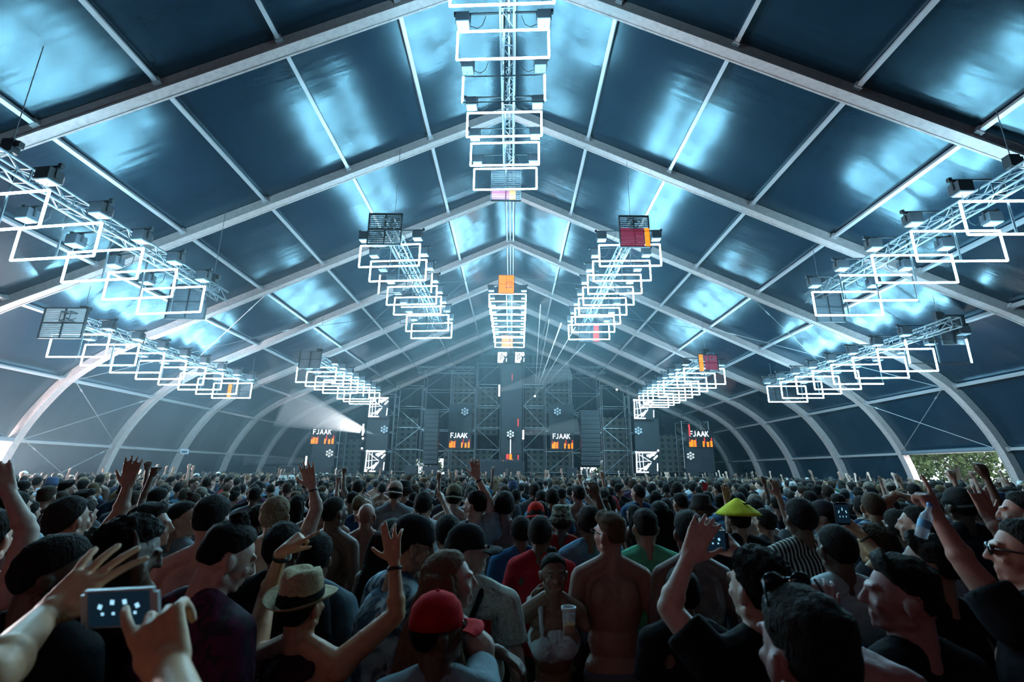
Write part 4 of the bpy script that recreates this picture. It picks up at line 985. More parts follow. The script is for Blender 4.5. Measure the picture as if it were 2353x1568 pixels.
def hero(label, u, vt, Y, yaw=0, hat_h=.015, root_du=0, arms=None, band=None, **sp):
    p = at(u, vt, Y); s = p.z/(1.783+hat_h-.25*(sp.get('hp', 0))**2*.2); a = math.radians(yaw); Rz = Matrix.Rotation(a, 3, 'Z')
    lean = sp.get('lean', (0, 0)); hw_ = Rz @ V(lean[0]*1.4+0, lean[1]*1.4+.02, 0)*s
    loc = V(p.x-hw_.x, Y-hw_.y, 0); Ri = Rz.transposed(); toL = lambda q: (Ri @ (q-loc))/s
    if abs(lean[0])+abs(lean[1]) > .0: s *= 1+.3*1.6*(lean[0]**2+lean[1]**2)/1.7
    A = {}
    for k, ar in (arms or {}).items():
        sx = -1 if k == 'l' else 1; wd_ = sp.get('wide', 1.0)*(.9 if sp.get('fem') else 1)
        kk = (1.435-.95)/.5; shl = V(sx*.165*1.06*wd_+lean[0]*kk, lean[1]*kk, 1.435-.3*(lean[0]**2+lean[1]**2)*kk); shw = loc+Rz @ (shl*s)
        e, w_, f_, n_, pose = ar[:5]
        if isinstance(e, Vector): E = e
        else: E = on_ray(shw, e[0], e[1], .285*s, e[2])
        if isinstance(w_, Vector): Wp = w_
        else: Wp = on_ray(E, w_[0], w_[1], .25*s, w_[2])
        dw = (on_ray(Wp, f_[0], f_[1], .17*s, f_[2])-Wp).normalized()
        side = ar[5]*sx if len(ar) > 5 else sx
        A[k] = (toL(E), toL(Wp), Ri @ dw, Ri @ Vector(n_), pose, side)
    sp['arms'] = A
    if band: sp['bands'] = band
    sp.setdefault('vox', .0065 if (Y < 2.6 or arms) else .0095)
    o = person('person', label, sp); place(o, loc.x, loc.y, a, s)
    HEROES.append((label, u, vt, Y, loc, s, A)); root_info[o.name] += (loc, s, Rz)
    return o, A, (lambda q: loc+Rz @ (q*s))
def rad(d): return math.radians(d)
DK, MD, LT, WR = (.13, .072, .048), (.38, .22, .16), (.64, .42, .33), (.72, .38, .21)
tie = mat('tie_dye_cloth', (.1, .2, .3), .85)
def pat(m, kind, c1, c2, sc):
    nt = m.node_tree; b = nt.nodes['Principled BSDF']; tc = nt.nodes.new('ShaderNodeTexCoord')
    if kind == 'noise': n = nt.nodes.new('ShaderNodeTexNoise'); n.inputs['Scale'].default_value = sc; n.inputs['Detail'].default_value = 4; n.inputs['Distortion'].default_value = 1.5; out = n.outputs[0]
    else:
        n = nt.nodes.new('ShaderNodeTexWave'); n.bands_direction = kind; n.inputs['Scale'].default_value = sc; n.inputs['Distortion'].default_value = .6; n.inputs['Detail'].default_value = 1; out = n.outputs[0]
    nt.links.new(tc.outputs['Object'], n.inputs['Vector']); r = nt.nodes.new('ShaderNodeValToRGB'); r.color_ramp.elements[0].color = (*c1, 1); r.color_ramp.elements[1].color = (*c2, 1)
    lo, hi = (.44, .56) if kind == 'noise' else ((.62, .72) if kind == 'X' else (.45, .55)); r.color_ramp.elements[0].position = lo; r.color_ramp.elements[1].position = hi
    nt.links.new(out, r.inputs[0]); nt.links.new(r.outputs[0], b.inputs['Base Color']); return m
pat(tie, 'noise', (.02, .06, .12), (.42, .62, .72), 7)
plaid = pat(mat('dark_plaid_cloth', (.1, .02, .05), .85), 'noise', (.02, .008, .02), (.10, .015, .06), 14)
vstripe = pat(mat('vertical_stripe_cloth', (.1, .1, .1), .85), 'X', (.012, .012, .014), (.55, .5, .42), 14)
hstripe = pat(mat('blue_stripe_cloth', (.1, .1, .1), .85), 'Z', (.03, .05, .09), (.28, .42, .55), 11)
camo = pat(mat('camouflage_cloth', (.1, .1, .1), .85), 'noise', (.03, .035, .02), (.30, .32, .22), 16)

# --- the near rows, one by one
def phone(label, c, right, up, w, h, screen, body=(.02, .02, .025), spots=4):
    right = right.normalized(); up = (up-right*up.dot(right)).normalized(); n = right.cross(up)      # n towards the viewer of the screen
    R = Matrix((right, up, n)).transposed(); t = thing('phone', label, 'phone', c)
    bm = bmesh.new(); bmesh.ops.create_cube(bm, size=1)
    for v in bm.verts: v.co = Vector((v.co.x*w, v.co.y*h, v.co.z*.008))
    es = [e for e in bm.edges if abs((e.verts[0].co-e.verts[1].co).z) > .004]; bmesh.ops.bevel(bm, geom=es, offset=.008, segments=4, affect='EDGES'); bmesh.ops.transform(bm, matrix=R.to_4x4(), verts=bm.verts)
    me = bpy.data.meshes.new('phone_body'); bm.to_mesh(me); bm.free(); me.materials.append(mat('phone_shell_%.2f' % body[0], body, .3)); o = bpy.data.objects.new('phone_body', me); COL.objects.link(o); o.parent = t
    a, b_ = (.80, .90) if w > h else (.92, .80)
    MB().box(R @ V(0, 0, .0045), (w*a, h*b_, .001), R).build('phone_screen', screen, o)
    mb = MB(); q = random.Random(3)
    for i in range(spots): x = (i+.5)/spots-.5; mb.box(R @ V(x*w*a*.8, h*(.12+.08*math.cos(x*6)), .0055), (w*.05, h*.12, .0006), R @ Matrix.Rotation(x, 3, 'Z'))
    for i in range(spots): x = (i+.5)/spots-.5; mb.box(R @ V(x*w*a*.7, h*-.12, .0055), (w*.035, h*.07, .0006), R)
    mb.build('screen_picture', mat('screen_glow', (.5, .7, .8), .4, emit=(.35, .75, 1.0), es=1.1), o)
    return t
scr = mat('dark_blue_screen', (.004, .008, .012), .3, emit=(.03, .10, .18), es=.12, spec=.2)

def fg_person():
    loc = V(-.78, .42, 0); s = .97; toL = lambda q: (q-loc)/s
    E1, W1 = at(-40, 1570, .80), at(98, 1422, 1.0); E2, W2 = at(430, 1730, .66), at(394, 1542, .82)
    f1 = (at(205, 1325, 1.06)-W1).normalized(); f2 = (at(362, 1440, .85)-W2).normalized()
    sp = dict(vox=.0042, sm=5, skin=WR, topc=(.01, .01, .012), hair='short', wide=.95, hs=1.0, arms={'l': (toL(E1), toL(W1), f1, V(.15, .95, -.1), 'spread'), 'r': (toL(E2), toL(W2), f2, V(-.35, .9, .0), 'tap')})
    o = person('person', 'frontmost person holding up a white phone, only forearms and hands in view', sp); place(o, loc.x, loc.y, 0, s)
fg_person()
phone('white phone held sideways in two hands at the front left, filming the tent', at(278, 1396, .98), at(340, 1394, .98)-at(225, 1400, .98), V(0, -.25, 1), .140, .068, scr, (.55, .55, .55), 4)

hero('dark haired man in profile at the left edge, in front of the raised spread hand', 138, 1225, 1.75, 0, hy=rad(-55), hp=.25, skin=DK, topc=(.008, .008, .01), hair='short', lean=(0, .05))
hero('bare-chested man at the left edge with one arm bent above his head', -2, 1166, 2.3, 0, skin=LT, top='bare', hair='short', hy=rad(10), arms={'r': ((64, 1222, 0), (20, 1132, 0), (0, 1085, 0), (-.6, .6, 0), 'relaxed')})
hero('black haired person in dark patterned shirt stretching a right arm up, left side', 178, 1138, 2.9, -10, skin=MD, topm=pat(mat('dark_leaf_cloth', (.02, .03, .03), .9), 'noise', (.008, .01, .012), (.03, .07, .07), 13), hair='short', arms={'r': ((276, 1180, 0), (293, 1120, 0), (300, 1085, 0), (-.2, .9, 0), 'open')})
hero('curly dark haired person looking down at a phone between the profile and plaid-shirted men', 293, 1188, 2.0, -25, skin=DK, top='tank', topc=(.01, .01, .012), hair='curly', hp=.35, hy=rad(-30), arms={'r': ((330, 1372, 1), (318, 1316, -1), (325, 1285, 0), (-.8, .2, .3), 'hold')})
phone('small dark phone in the hand of the curly haired person looking down', at(330, 1280, 2.12), V(1, .2, 0), V(0, .6, .8), .068, .138, scr, spots=2)
hero('bare-backed man with quiff turned right, behind the curly haired person', 362, 1157, 2.9, -20, skin=MD, top='bare', hair='quiff', hy=rad(-45))
hero('tall bare-backed man with dark hair, just behind the plaid-shirted man', 500, 1137, 2.75, 8, skin=LT, top='bare', hair='fade', wide=1.08)
hero('man in dark plaid shirt with shaved sides and top knot, head bowed to the right', 520, 1200, 1.98, -22, skin=LT, top='polo', topc=(.05, .01, .03), topm=plaid, hair='undercut', hp=.42, hy=rad(-22), lean=(.05, .06), wide=1.1)
hero('man with cropped blond hair and bare back raising his right arm, left of centre', 642, 1137, 3.3, 5, skin=(.52, .32, .24), top='bare', hair='blond', hairc=(.30, .20, .12), arms={'r': ((728, 1168, 0), (718, 1120, 0), (708, 1085, 0), (-.2, .95, .1), 'open')}, band={'r': (.5, .3, .2)})
o, A, TW = hero('man in straw fedora and dark tank top with both arms raised', 712, 1287, 2.08, -6, hat_h=.062, skin=WR, top='tank', topc=(.05, .015, .025), hair='short', hat='fedora', hatroll=rad(4), hatpitch=rad(8), wide=1.12, hp=-.03, hy=rad(-12), watch='l',
    arms={'l': ((612, 1372, 1), (650, 1266, -1), (708, 1222, 0), (.2, .6, -.7), 'point'), 'r': ((915, 1408, 0), (906, 1290, 0), (897, 1215, 0), (.0, 1, -.1), 'three')}, band={'l': (.02, .02, .02), 'r': (.015, .012, .01)})
hero('curly black haired person in grey-blue tee directly beyond the straw hat', 735, 1226, 2.75, 0, skin=MD, topc=(.16, .22, .26), hair='curly')
hero('person in blue tie-dye shirt and dark cap looking down, behind the three-finger hand', 950, 1180, 2.45, -55, skin=MD, topm=tie, hair='short', hat='cap_back', hatc=(.012, .012, .016), hat_h=.03, hp=.30, hy=rad(-10), lean=(0, .10), arms={'r': (V(-.22, 2.35, 1.18), V(-.30, 2.6, 1.22), (960, 1310, 0), (0, 0, -1), 'relaxed')})
o, A, TW = hero('man in black cap and long cream tee with a red square on its back', 1078, 1200, 2.62, -8, hat_h=.03, skin=LT, topc=(.62, .62, .54), hair='short', hat='cap', hatc=(.012, .012, .014), hy=rad(-70), wide=1.15)
sq = MB(); sq.box(V(.09, -.158, 1.31), (.14, .014, .18), Matrix.Rotation(.05, 3, 'X')); q_ = sq.build('red_square', cloth, o); q_.color = (.45, .01, .015, 1)
sq = MB(); sq.path([(.10, -.03, 1.53), (.085, -.13, 1.46), (.02, -.168, 1.30), (-.10, -.150, 1.08), (-.16, -.06, .98)], .013, 6); q_ = sq.build('bag_strap', cloth, o); q_.color = (.01, .01, .01, 1)
hero('woman with long light brown hair in profile facing right, between cream tee and red cap', 1040, 1260, 2.1, -20, fem=1, skin=LT, top='tank', topc=(.55, .55, .55), hair='long', hairc=(.20, .12, .075), hy=rad(-55))
hero('short person in a bright red cap and grey-blue tee, nearest in the centre', 1012, 1354, 1.85, 0, hat_h=.03, skin=DK, topc=(.30, .40, .44), hair='buzz', hat='cap', hatc=(.62, .012, .02), hy=rad(-62), arms={'r': ((1105, 1500, 1), (1150, 1500, 0), (1180, 1520, 0), (0, 0, -1), 'relaxed')})
o, A, TW = hero('smiling woman in white strap top facing the camera with a cup of beer', 1272, 1270, 2.85, 180, fem=1, lean=(0, .10), hp=.12, skin=(.24, .13, .09), top='crop', topc=(.60, .66, .70), hair='bun', eyes=1, legc=(.02, .02, .025), hy=rad(5), vox=.0065,
    arms={'l': ((1345, 1440, 0), (1328, 1396, 1), (1308, 1388, 0), (-.8, .2, 0), 'grip', 1), 'r': ((1198, 1425, 0), (1222, 1376, 1), (1245, 1366, 0), (.2, .9, 0), 'relaxed', 1)})
# beer cup
cp = at(1308, 1462, 2.66); t = thing('beer_cup', 'clear plastic cup with beer held by the woman facing the camera', 'cup', cp)
MB().lathe([(.001, 0), (.029, 0), (.0305, .05), (.034, .11), (.0375, .128), (.036, .128), (.033, .11), (.0295, .05), (.028, .004), (.001, .004)], n=24).build('cup_wall', mat('clear_plastic', (.85, .9, .92), .15, alpha=.16), t, True)
MB().lathe([(.001, .005), (.0275, .005), (.0295, .055), (.0001, .056)], n=20).build('beer', mat('beer', (.45, .18, .02), .1, alpha=.9), t, True)
MB().lathe([(.0335, .112), (.0365, .114), (.038, .129), (.036, .131), (.0335, .12)], n=24).build('cup_rim', mat('white_plastic', (.8, .85, .88), .3), t, True)
hero('bare-backed blond man in sunglasses and jeans turning left, right of the woman', 1397, 1178, 3.1, 2, skin=(.34, .19, .15), top='bare', hair='quiff', hairc=(.10, .06, .035), hy=rad(38), glasses=1, legc=(.10, .13, .17), wide=1.08)
hero('man in bright green tee seen from behind, right of the blond bare back', 1478, 1168, 3.45, 0, skin=MD, topc=(.12, .50, .30), hair='fade', wide=1.08)
hero('dark haired man in red tee, beyond the woman with the cup', 1243, 1183, 3.55, -15, skin=DK, topc=(.55, .02, .03), hair='short')
hero('dark haired person in navy tee, left of the red tee', 1197, 1184, 3.95, 5, skin=DK, topc=(.05, .15, .30), hair='short')
hero('person in faded blue tee with a hand raised, left of the blond bare back', 1352, 1160, 3.75, 0, skin=DK, topc=(.14, .30, .44), hair='short', arms={'r': ((1384, 1180, 0), (1374, 1146, 0), (1366, 1120, 0), (-.5, .8, 0), 'relaxed')})
hero('man in grey tee reaching his right hand high, centre of the crowd', 1091, 1127, 4.4, 5, skin=LT, topc=(.32, .38, .40), hair='fade', hy=rad(55), vox=.0065, arms={'r': ((1118, 1128, 0), (1097, 1098, 0), (1090, 1060, 0), (-.1, .95, .1), 'open')}, band={'r': (.02, .02, .02)})
hero('person in a small bright red cap, beyond the red tee', 1231, 1152, 4.9, 0, hat_h=.03, skin=MD, topc=(.07, .06, .08), hair='short', hat='cap_back', hatc=(.70, .03, .02))
hero('person in camouflage bucket hat and red shirt, right of the small red cap', 1290, 1160, 4.45, -10, hat_h=.03, skin=DK, topc=(.50, .02, .02), hair='short', hat='camo', hatm=camo)
hero('man in yellow conical hat and black tee', 1690, 1143, 4.3, 0, hat_h=.072, skin=MD, topc=(.012, .014, .018), hair='short', hat='conical', hatc=(.85, .78, .05), wide=1.1)
hero('man in black shirt with thin white vertical stripes, seen from behind', 1828, 1142, 3.3, 0, skin=DK, top='polo', topm=vstripe, hair='short', wide=1.1)
hero('man in pale grey-white polo shirt, seen from behind on the right', 1906, 1197, 2.55, 3, skin=DK, top='polo', topc=(.60, .68, .70), hair='buzz', wide=1.12)
o, A, TW = hero('brown haired person filming with a raised phone, beyond the white polo', 1996, 1206, 3.0, 15, skin=WR, topc=(.04, .04, .05), hair='curly', hairc=(.06, .035, .02), arms={'l': ((2026, 1285, 0), (1982, 1232, 0), (1950, 1205, 0), (-.4, .8, .2), 'hold')}, band={'l': (.4, .4, .4)})
phone('upright phone with lit screen filming above the white polo', at(1935, 1181, 2.95), V(1, 0, 0), V(0, 0, 1), .085, .125, scr, spots=3)
hero('man with cropped hair in blue striped tee stretching his right arm sideways', 1998, 1127, 4.25, -20, skin=(.40, .22, .14), topm=hstripe, hair='buzz', hairc=(.08, .05, .03), arms={'r': ((2030, 1148, 0), (2062, 1136, 0), (2085, 1140, 0), (0, 0, -1), 'fist')})
o, A, TW = hero('curly haired man in black tee filming with both arms raised, right foreground', 1724, 1258, 1.78, 4, skin=LT, topc=(.008, .008, .01), hair='curly', hy=rad(18), wide=1.08,
    arms={'l': ((1536, 1398, 0), (1580, 1286, 0), (1606, 1232, 0), (.5, .8, -.1), 'open'), 'r': ((1752, 1330, 1), (1694, 1270, 0), (1652, 1232, 0), (-.5, .8, -.1), 'open')})
phone('dark phone held sideways above the crowd by the curly haired man', at(1630, 1243, 1.86), V(1, .05, 0), V(0, 0, 1), .070*2, .070, scr, spots=4)
hero('nearest man with sunglasses pushed up on short dark hair, right foreground', 1818, 1343, 1.12, 8, skin=(.36, .19, .17), topc=(.006, .006, .008), hair='fade', hy=rad(0), glasses='top', vox=.0055, sm=4)
hero('dark haired man in black tee in profile facing left, right foreground', 2042, 1275, 1.72, 15, skin=(.30, .15, .14), topc=(.008, .008, .01), hair='quiff', hy=rad(48), wide=1.08, band={'r': (.25, .3, .35)},
    arms={'l': ((1925, 1520, 1), (1898, 1428, 0), (1892, 1365, 0), (.3, .8, 0), 'relaxed'), 'r': (V(1.02, 1.30, 1.10), at(2082, 1562, 1.25), (1975, 1510, 0), (0, .3, -1), 'relaxed')})
o, A, TW = hero('man at the right edge in dark glasses holding a water bottle up', 2325, 1188, 1.95, 20, skin=(.40, .20, .15), topc=(.01, .01, .012), hair='short', hy=rad(35), glasses=1,
    arms={'l': ((2222, 1302, 0), (2158, 1196, 0), (2130, 1140, 0), (-.3, .8, -.3), 'point')})
bp_ = at(2136, 1162, 1.93); t = thing('water_bottle', 'clear plastic water bottle hanging from the raised hand at the right', 'bottle', bp_); t.rotation_euler = (0, rad(207), 0)
t.scale = (.7, .7, .68)
MB().lathe([(.001, 0), (.012, 0), (.0125, .022), (.014, .035), (.027, .060), (.030, .085), (.028, .10), (.030, .115), (.0285, .13), (.030, .15), (.028, .185), (.001, .19)], n=20).build('bottle_body', mat('bottle_plastic', (.65, .85, .95), .08, spec=.8, alpha=.45), t, True)
MB().lathe([(.0305, .092), (.0308, .093), (.0308, .135), (.0305, .136)], n=20).build('bottle_label', mat('bottle_label_blue', (.10, .35, .6), .5), t, True); MB().tube((0, 0, -.012), (0, 0, .004), .014, 14).build('bottle_cap', mat('bottle_cap_blue', (.1, .3, .7), .4), t)
hero('dark haired person in black below the water bottle', 2112, 1228, 2.25, 10, skin=(.28, .15, .11), topc=(.01, .01, .012), hair='quiff', hy=rad(30))
hero('man with raised open hand in dark top, right edge behind the glasses', 2330, 1128, 3.1, 20, skin=(.40, .20, .15), topc=(.01, .012, .02), hair='short', hy=rad(30), arms={'l': ((2296, 1216, 0), (2270, 1190, 0), (2256, 1150, 0), (.3, .9, 0), 'open')})
hero('bald man with bare reddish shoulders, left of centre', 846, 1156, 4.6, 0, skin=(.50, .24, .18), top='bare', hair='none', hat_h=0, beard=1)
hero('dark skinned bare-backed man with cropped hair, left of the bald man', 776, 1137, 3.9, -15, skin=DK, top='bare', hair='buzz', hy=rad(-20))
hero('person in tan cap and grey tee, farther back left of centre', 911, 1104, 6.2, 0, hat_h=.03, skin=MD, topc=(.25, .30, .33), hair='short', hat='cap_back', hatc=(.50, .36, .30))
o, A, TW = hero('bare-backed man in olive cap with a dark strap across his back', 1045, 1111, 5.5, 0, hat_h=.03, skin=(.42, .25, .2), top='bare', hair='short', hat='cap_back', hatc=(.20, .19, .13))
MB().path([(-.10, .0, 1.49), (-.05, -.115, 1.42), (.05, -.135, 1.28), (.14, -.10, 1.10)], .012, 5).build('bag_strap', dark, o)
hero('broad bare-backed man with dark hair, right of the raised centre hand', 1160, 1127, 4.45, 0, skin=(.22, .12, .10), top='bare', hair='short', wide=1.12)
hero('dark haired man in grey tee turned right, beyond the bare quiffed man', 437, 1150, 3.5, -30, skin=MD, topc=(.18, .22, .25), hair='short', hy=rad(-50))
hero('bare-shouldered man with short black hair, beyond the filming hands', 1575, 1170, 3.0, 0, skin=(.20, .11, .09), top='bare', hair='short')
hero('long haired woman in dark top, left of the green tee and behind', 1512, 1150, 4.6, 0, fem=1, skin=MD, top='tank', topc=(.03, .03, .04), hair='long')
hero('dark haired person in black tee, left of the fedora man\'s pointing hand', 662, 1196, 2.55, 0, skin=DK, topc=(.012, .012, .015), hair='short')
hero('tall dark haired person in white tee near the left edge', 50, 1128, 3.9, 0, skin=MD, topc=(.50, .58, .62), hair='short')
hero('person with long dark hair and dark top, between tie-dye and bald man', 905, 1190, 3.1, 0, fem=1, skin=DK, top='tank', topc=(.02, .02, .025), hair='long')
hero('person in grey tee with short dark hair, behind the black cap', 1030, 1180, 3.4, 10, skin=MD, topc=(.20, .28, .32), hair='short')
hero('cap-wearing person with face turned left, above the white polo\'s shoulder', 1880, 1148, 4.2, 20, hat_h=.03, skin=MD, topc=(.45, .50, .52), hair='short', hat='cap', hatc=(.05, .05, .06), hy=rad(40))
hero('person in pale hooded top left of the water bottle', 2092, 1160, 3.3, 20, skin=MD, topc=(.40, .50, .55), hair='short', hy=rad(20))
hero('person in grey cap at the right, beyond the water bottle', 2190, 1118, 4.0, 0, hat_h=.03, skin=DK, topc=(.03, .03, .035), hair='short', hat='cap_back', hatc=(.03, .03, .03))
# fill between the near rows with dark figures low in the frame
hero('short dark haired person in black between the blond bare back and the curly man', 1560, 1300, 2.5, 0, skin=DK, topc=(.01, .01, .012), hair='short')
hero('person in navy top with dark hair, right of the striped shirt', 2050, 1168, 3.6, 0, skin=DK, topc=(.03, .05, .09), hair='short')

# --- prototypes for the rest of the crowd
up = lambda s, h=0.0: (V(s*.34, .06, 1.60), V(s*.30, .12, 1.85+h), V(-s*.1, .1, 1), V(0, 1, 0), 'open')
hi = lambda s: (V(s*.24, .06, 1.71), V(s*.22, .10, 1.96), V(0, .1, 1), V(0, 1, 0), 'relaxed')
fist = lambda s: (V(s*.30, .10, 1.66), V(s*.34, .18, 1.90), V(0, .1, 1), V(0, 1, 0), 'fist')
ph_ = lambda s: (V(s*.26, .20, 1.46), V(s*.10, .36, 1.66), V(-s*.3, .1, 1), V(-s, .2, 0), 'hold')
bent = lambda s: (V(s*.24, .02, 1.16), V(s*.20, .24, 1.26), V(-s*.3, .8, .2), V(-s, 0, -.3), 'relaxed')
PROT = []
def proto(desc, arms_, **sp): sp['arms'] = arms_; sp.setdefault('vox', .011); sp.setdefault('sm', 2); PROT.append((desc, sp))
proto('short haired person', {}, hair='short')
proto('cropped haired person', {'l': bent(-1)}, hair='buzz', hy=.4)
proto('person with right arm up', {'r': hi(1)}, hair='fade', vox=.009)
proto('bare-backed person', {}, top='bare', hair='short', wide=1.05)
proto('long haired woman', {}, fem=1, top='tank', hair='long')
proto('person in a cap', {}, hair='short', hat='cap', hy=-.3)
proto('person with both arms up', {'l': up(-1), 'r': up(1, .05)}, hair='short', vox=.009)
proto('curly haired person', {'r': bent(1)}, hair='curly', hy=-.5)
proto('person with both hands before face', {'l': ph_(-1), 'r': ph_(1)}, hair='short', vox=.009)
proto('woman with hair tied up', {'l': bent(-1)}, fem=1, top='tank', hair='bun')
proto('bare-backed person with fist up', {'l': fist(-1)}, top='bare', hair='fade', vox=.009)
proto('person in a bucket hat', {}, hair='short', hat='bucket', hatc=(.4, .4, .38))
proto('person with head turned right', {'r': bent(1)}, hair='quiff', hy=-1.0)
proto('broad short haired person', {}, hair='fade', wide=1.15, hy=.15)
PR_O = []
for d, sp in PROT: PR_O.append(person('person', d, sp, 'people in the packed crowd'))
COLN = [((.55, .62, .66), 'white'), ((.28, .33, .36), 'grey'), ((.012, .013, .016), 'black'), ((.02, .03, .05), 'dark'), ((.04, .10, .20), 'navy'), ((.10, .24, .38), 'blue'), ((.35, .02, .03), 'red'), ((.10, .10, .11), 'charcoal'), ((.05, .16, .10), 'green'), ((.40, .32, .30), 'pale pink'), ((.10, .04, .10), 'purple')]
CW = [5, 5, 10, 7, 4, 3, 1, 6, 1, 1, 1]
SKN = [DK, DK, MD, MD, LT, (.38, .20, .15)]
HRC = [(.012, .009, .007)]*7+[(.05, .03, .018), (.16, .10, .05), (.10, .06, .035)]
LMK = [(40, 'left wall opening'), (150, 'second left arch'), (270, 'third left arch'), (395, 'fourth left arch'), (510, 'fifth left arch'), (640, 'stage flight cases'), (742, 'far left FJAAK screen'), (862, 'left video screens'), (990, 'left speaker array'), (1056, 'left centre FJAAK screen'), (1170, 'centre tower'), (1292, 'right centre FJAAK screen'), (1356, 'right speaker array'),
       (1420, 'unlit right scaffold'), (1487, 'right video screens'), (1607, 'far right FJAAK screen'), (1740, 'fourth right arch'), (1835, 'third right arch'), (1940, 'second right arch'), (2080, 'daylit arch foot'), (2210, 'open bay of trees'), (2330, 'rightmost arch')]
ROWN = [(4.2, 'nearest'), (5.0, 'second'), (5.8, 'third'), (6.7, 'fourth'), (7.6, 'fifth'), (8.6, 'sixth'), (9.6, 'seventh'), (10.7, 'eighth'), (13, 'ninth')]
def proj_u(x, y, z):
    d = V(x, y, z)-CAM; zc = d.dot(_f); return 1176.5+FPX*d.dot(_r)/zc
def proj_v(x, y, z):
    d = V(x, y, z)-CAM; zc = d.dot(_f); return 784-FPX*d.dot(_u)/zc
taken = [(h[4].x, h[4].y) for h in HEROES]
used_l = set(h[0] for h in HEROES); cand = []
gy = 3.3
while gy < 34.2:
    step = .74 if gy < 12 else .80; w_ = min(18.6, gy*1.10+.6); gx = -w_+rnd.uniform(0, step)
    while gx < w_:
        x, y = gx+rnd.uniform(-.16, .16), gy+rnd.uniform(-.2, .2); gx += step*rnd.uniform(.85, 1.2)
        if any((x-a)**2+(y-b_)**2 < .42**2 for a, b_ in taken): continue
        u = proj_u(x, y, 1.7)
        if any(y < h[3] < y+2.0 and abs(u-h[1]) < (38 if h[3] > 3 else 60)*4/h[3]**.5*.8 for h in HEROES): continue
        if not -40 < u < 2393: continue
        taken.append((x, y)); cand.append((x, y, u))
    gy += step*.86
cand.sort(key=lambda c: c[1])
NIND = 300-len(HEROES)-1
first = {}
TOPN = {'tee': 'tee', 'tank': 'top', 'bare': '', 'polo': 'polo'}
def instance(i, x, y, rz, s, cols):
    src = PR_O[i]; skc, toc, hrc, lgc = cols
    if i not in first: o = src; first[i] = 1; ch = list(src.children)
    else:
        o = src.copy(); COL.objects.link(o); ch = []
        for c in PKIDS[i]:
            if y > 9 and c.name.startswith('shoes'): continue
            d = c.copy(); COL.objects.link(d); d.parent = o; ch.append(d)
    o.color = (*skc, 1)
    for c in ch:
        n = c.name.split('.')[0]
        if n in ('t_shirt', 'tank_top', 'polo_shirt', 'crop_top'): c.color = (*toc, 1)
        elif 'hair' in n: c.color = (*hrc, 1)
        elif n == 'trousers': c.color = (*lgc, 1)
        elif n in ('cap', 'bucket_hat'): c.color = (*rnd.choice([(.02, .02, .02), (.5, .5, .48), (.25, .22, .18), (.05, .08, .15), (.5, .03, .03) if rnd.random() < .3 else (.1, .1, .1)]), 1)
    place(o, x, y, rz, s); return o
PKIDS = [list(o.children) for o in PR_O]
PW = [14, 9, 2.2, 9, 5, 5, 1.2, 6, 1.6, 4, 1.2, 3, 6, 10]
def pick():
    i = rnd.choices(range(len(PROT)), PW)[0]; ci = rnd.choices(range(len(COLN)), CW)[0]
    return i, ci, (rnd.choice(SKN), COLN[ci][0], rnd.choice(HRC), rnd.choice([(.01, .012, .02), (.03, .05, .09), (.05, .05, .05)]))
order = list(range(len(PROT)))
for n, (x, y, u) in enumerate(cand[:NIND]):
    i, ci, cols = pick()
    if n < len(order): i = order[n]
    sp = PROT[i][1]; s = rnd.uniform(.93, 1.035)*(.94 if sp.get('fem') else 1)
    o = instance(i, x, y, rnd.gauss(0, .30), s, cols)
    lm = min(LMK, key=lambda q: abs(q[0]-u)); rw = next(r for lim, r in ROWN if y < lim or lim == 13)
    cl = '' if sp.get('top') == 'bare' else ' in %s %s' % (COLN[ci][1], 'top' if sp.get('fem') else 'tee')
    du = u-lm[0]; sd = 'left of' if du < -22 else ('right of' if du > 22 else 'below')
    pv = PROT[i][0]+cl
    near = min(HEROES, key=lambda h: abs(h[1]-u)+abs(h[3]-y)*60)
    for L in ('%s, %s rank, %s %s' % (pv, rw, sd, lm[1]), '%s %s, %s rank, %s %s' % ('tall' if s > .985 else 'shorter', pv, rw, sd, lm[1]), '%s, %s rank, %s %s' % (pv.replace('person', 'concertgoer'), rw, sd, lm[1])):
        if L not in used_l: break
    used_l.add(L); o['label'] = L; o['category'] = 'person'; o['group'] = 'people in the packed crowd'
# --- everybody farther back: one mass
ELEM = []
for i, o in enumerate(PR_O):
    parts = []
    for c in [o]+PKIDS[i]:
        nm = c.name.split('.')[0]
        if nm in ('shoes', 'trousers'): continue
        me = c.data; nv = len(me.vertices); tgt = {'person': 420, 't_shirt': 130, 'tank_top': 110}.get(nm, 110)
        m2 = deci(me, min(1, tgt*1.0/nv)) if nv > tgt*1.3 else me
        co = np.empty(len(m2.vertices)*3, 'f'); m2.vertices.foreach_get('co', co); co = co.reshape(-1, 3)
        m2.calc_loop_triangles(); tr = np.empty(len(m2.loop_triangles)*3, 'i'); m2.loop_triangles.foreach_get('vertices', tr); tr = tr.reshape(-1, 3)
        if nm == 'person': keep = (co[tr][:, :, 2].max(1) > .95); tr = tr[keep]
        kind = 0 if nm == 'person' else (1 if nm in ('t_shirt', 'tank_top') else (2 if 'hair' in nm else 3))
        parts.append((co, tr, kind))
    ELEM.append(parts)
AV, AT, AC = [], [], []; base = 0
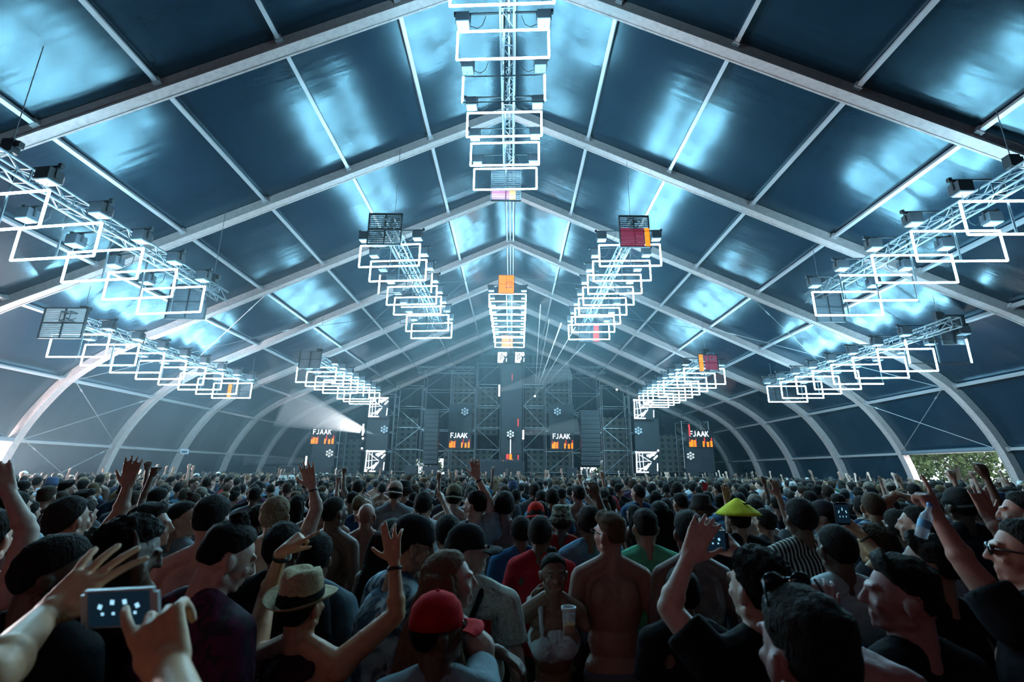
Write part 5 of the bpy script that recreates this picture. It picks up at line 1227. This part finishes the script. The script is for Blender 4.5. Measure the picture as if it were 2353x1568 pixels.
for (x, y, u) in cand[NIND:]:
    i, ci, cols = pick(); s = rnd.uniform(.93, 1.035); a = rnd.gauss(0, .35); ca, sa = math.cos(a)*s, math.sin(a)*s
    hatc = rnd.choice([(.02, .02, .02), (.5, .5, .48), (.3, .26, .2), (.1, .1, .1)])
    for co, tr, kd in ELEM[i]:
        q = np.empty_like(co); q[:, 0] = co[:, 0]*ca-co[:, 1]*sa+x; q[:, 1] = co[:, 0]*sa+co[:, 1]*ca+y; q[:, 2] = co[:, 2]*s
        AV.append(q); AT.append(tr+base); base += len(co); c = (cols[0], cols[1], cols[2], hatc)[kd]
        AC.append(np.tile(np.array([c[0], c[1], c[2], 1], 'f'), (len(co), 1)))
AV = np.concatenate(AV); AT = np.concatenate(AT); AC = np.concatenate(AC)
me = bpy.data.meshes.new('crowd'); me.vertices.add(len(AV)); me.vertices.foreach_set('co', AV.ravel()); me.loops.add(AT.size); me.loops.foreach_set('vertex_index', AT.ravel().astype('i'))
me.polygons.add(len(AT)); me.polygons.foreach_set('loop_start', np.arange(0, AT.size, 3, dtype='i')); me.update(calc_edges=True); me.polygons.foreach_set('use_smooth', [True]*len(AT))
ca = me.color_attributes.new('tint', 'FLOAT_COLOR', 'POINT'); ca.data.foreach_set('color', AC.ravel())
cm = mat('crowd_skin_and_cloth', (.1, .1, .1), .7, spec=.25); atn = cm.node_tree.nodes.new('ShaderNodeAttribute'); atn.attribute_name = 'tint'; cm.node_tree.links.new(atn.outputs['Color'], cm.node_tree.nodes['Principled BSDF'].inputs['Base Color'])
me.materials.append(cm); o = bpy.data.objects.new('crowd', me); COL.objects.link(o); tag(o, 'hundreds of people packed in the back half of the tent up to the stage', 'crowd', None, 'stuff')
# performers on stage
for (u, vt, col, hv, lab) in ((1112, 1056, (.02, .02, .03), 'short', 'performer in dark clothes standing at the left of the booth'), (1131, 1066, (.02, .02, .02), 'cap', 'performer in black bent over the booth'), (1147, 1060, (.75, .75, .15), 'short', 'person on stage in a yellow vest beside the orange screen')):
    p = at(u, vt, 37.6); o = person('person', lab, dict(hair=hv if hv != 'cap' else 'short', topc=col, vox=.014, skin=MD, arms={'l': bent(-1), 'r': bent(1)})); s = min(1.05, (p.z-deckz)/1.8); o.location = (p.x, 37.7, deckz); o.rotation_euler = (0, 0, PI); o.scale = (s,)*3
# bright things carried in the crowd
for (u, v, Y, lab, col, nm) in ((1836, 1130, 9, '', 0, 0),)[:0]: pass
t = thing('red_flag', 'small red pennant held above the crowd on the right', 'flag', at(1614, 1112, 9)); MB().tube((0, 0, -.6), (0, 0, .05), .008, 5).build('flag_pole', dark, t)
mb = MB(); mb.add([(0, 0, .05), (.11, 0, -.02), (.06, 0.02, -.13), (-.01, 0, -.12), (0, .012, .05), (.11, .012, -.02), (.06, .032, -.13), (-.01, .012, -.12)], [(0, 1, 2, 3), (7, 6, 5, 4), (0, 4, 5, 1), (1, 5, 6, 2), (2, 6, 7, 3), (3, 7, 4, 0)]); mb.build('flag_cloth', mat('red_fabric', (.8, .02, .02), .7), t)
bpy.data.objects.remove(WK)
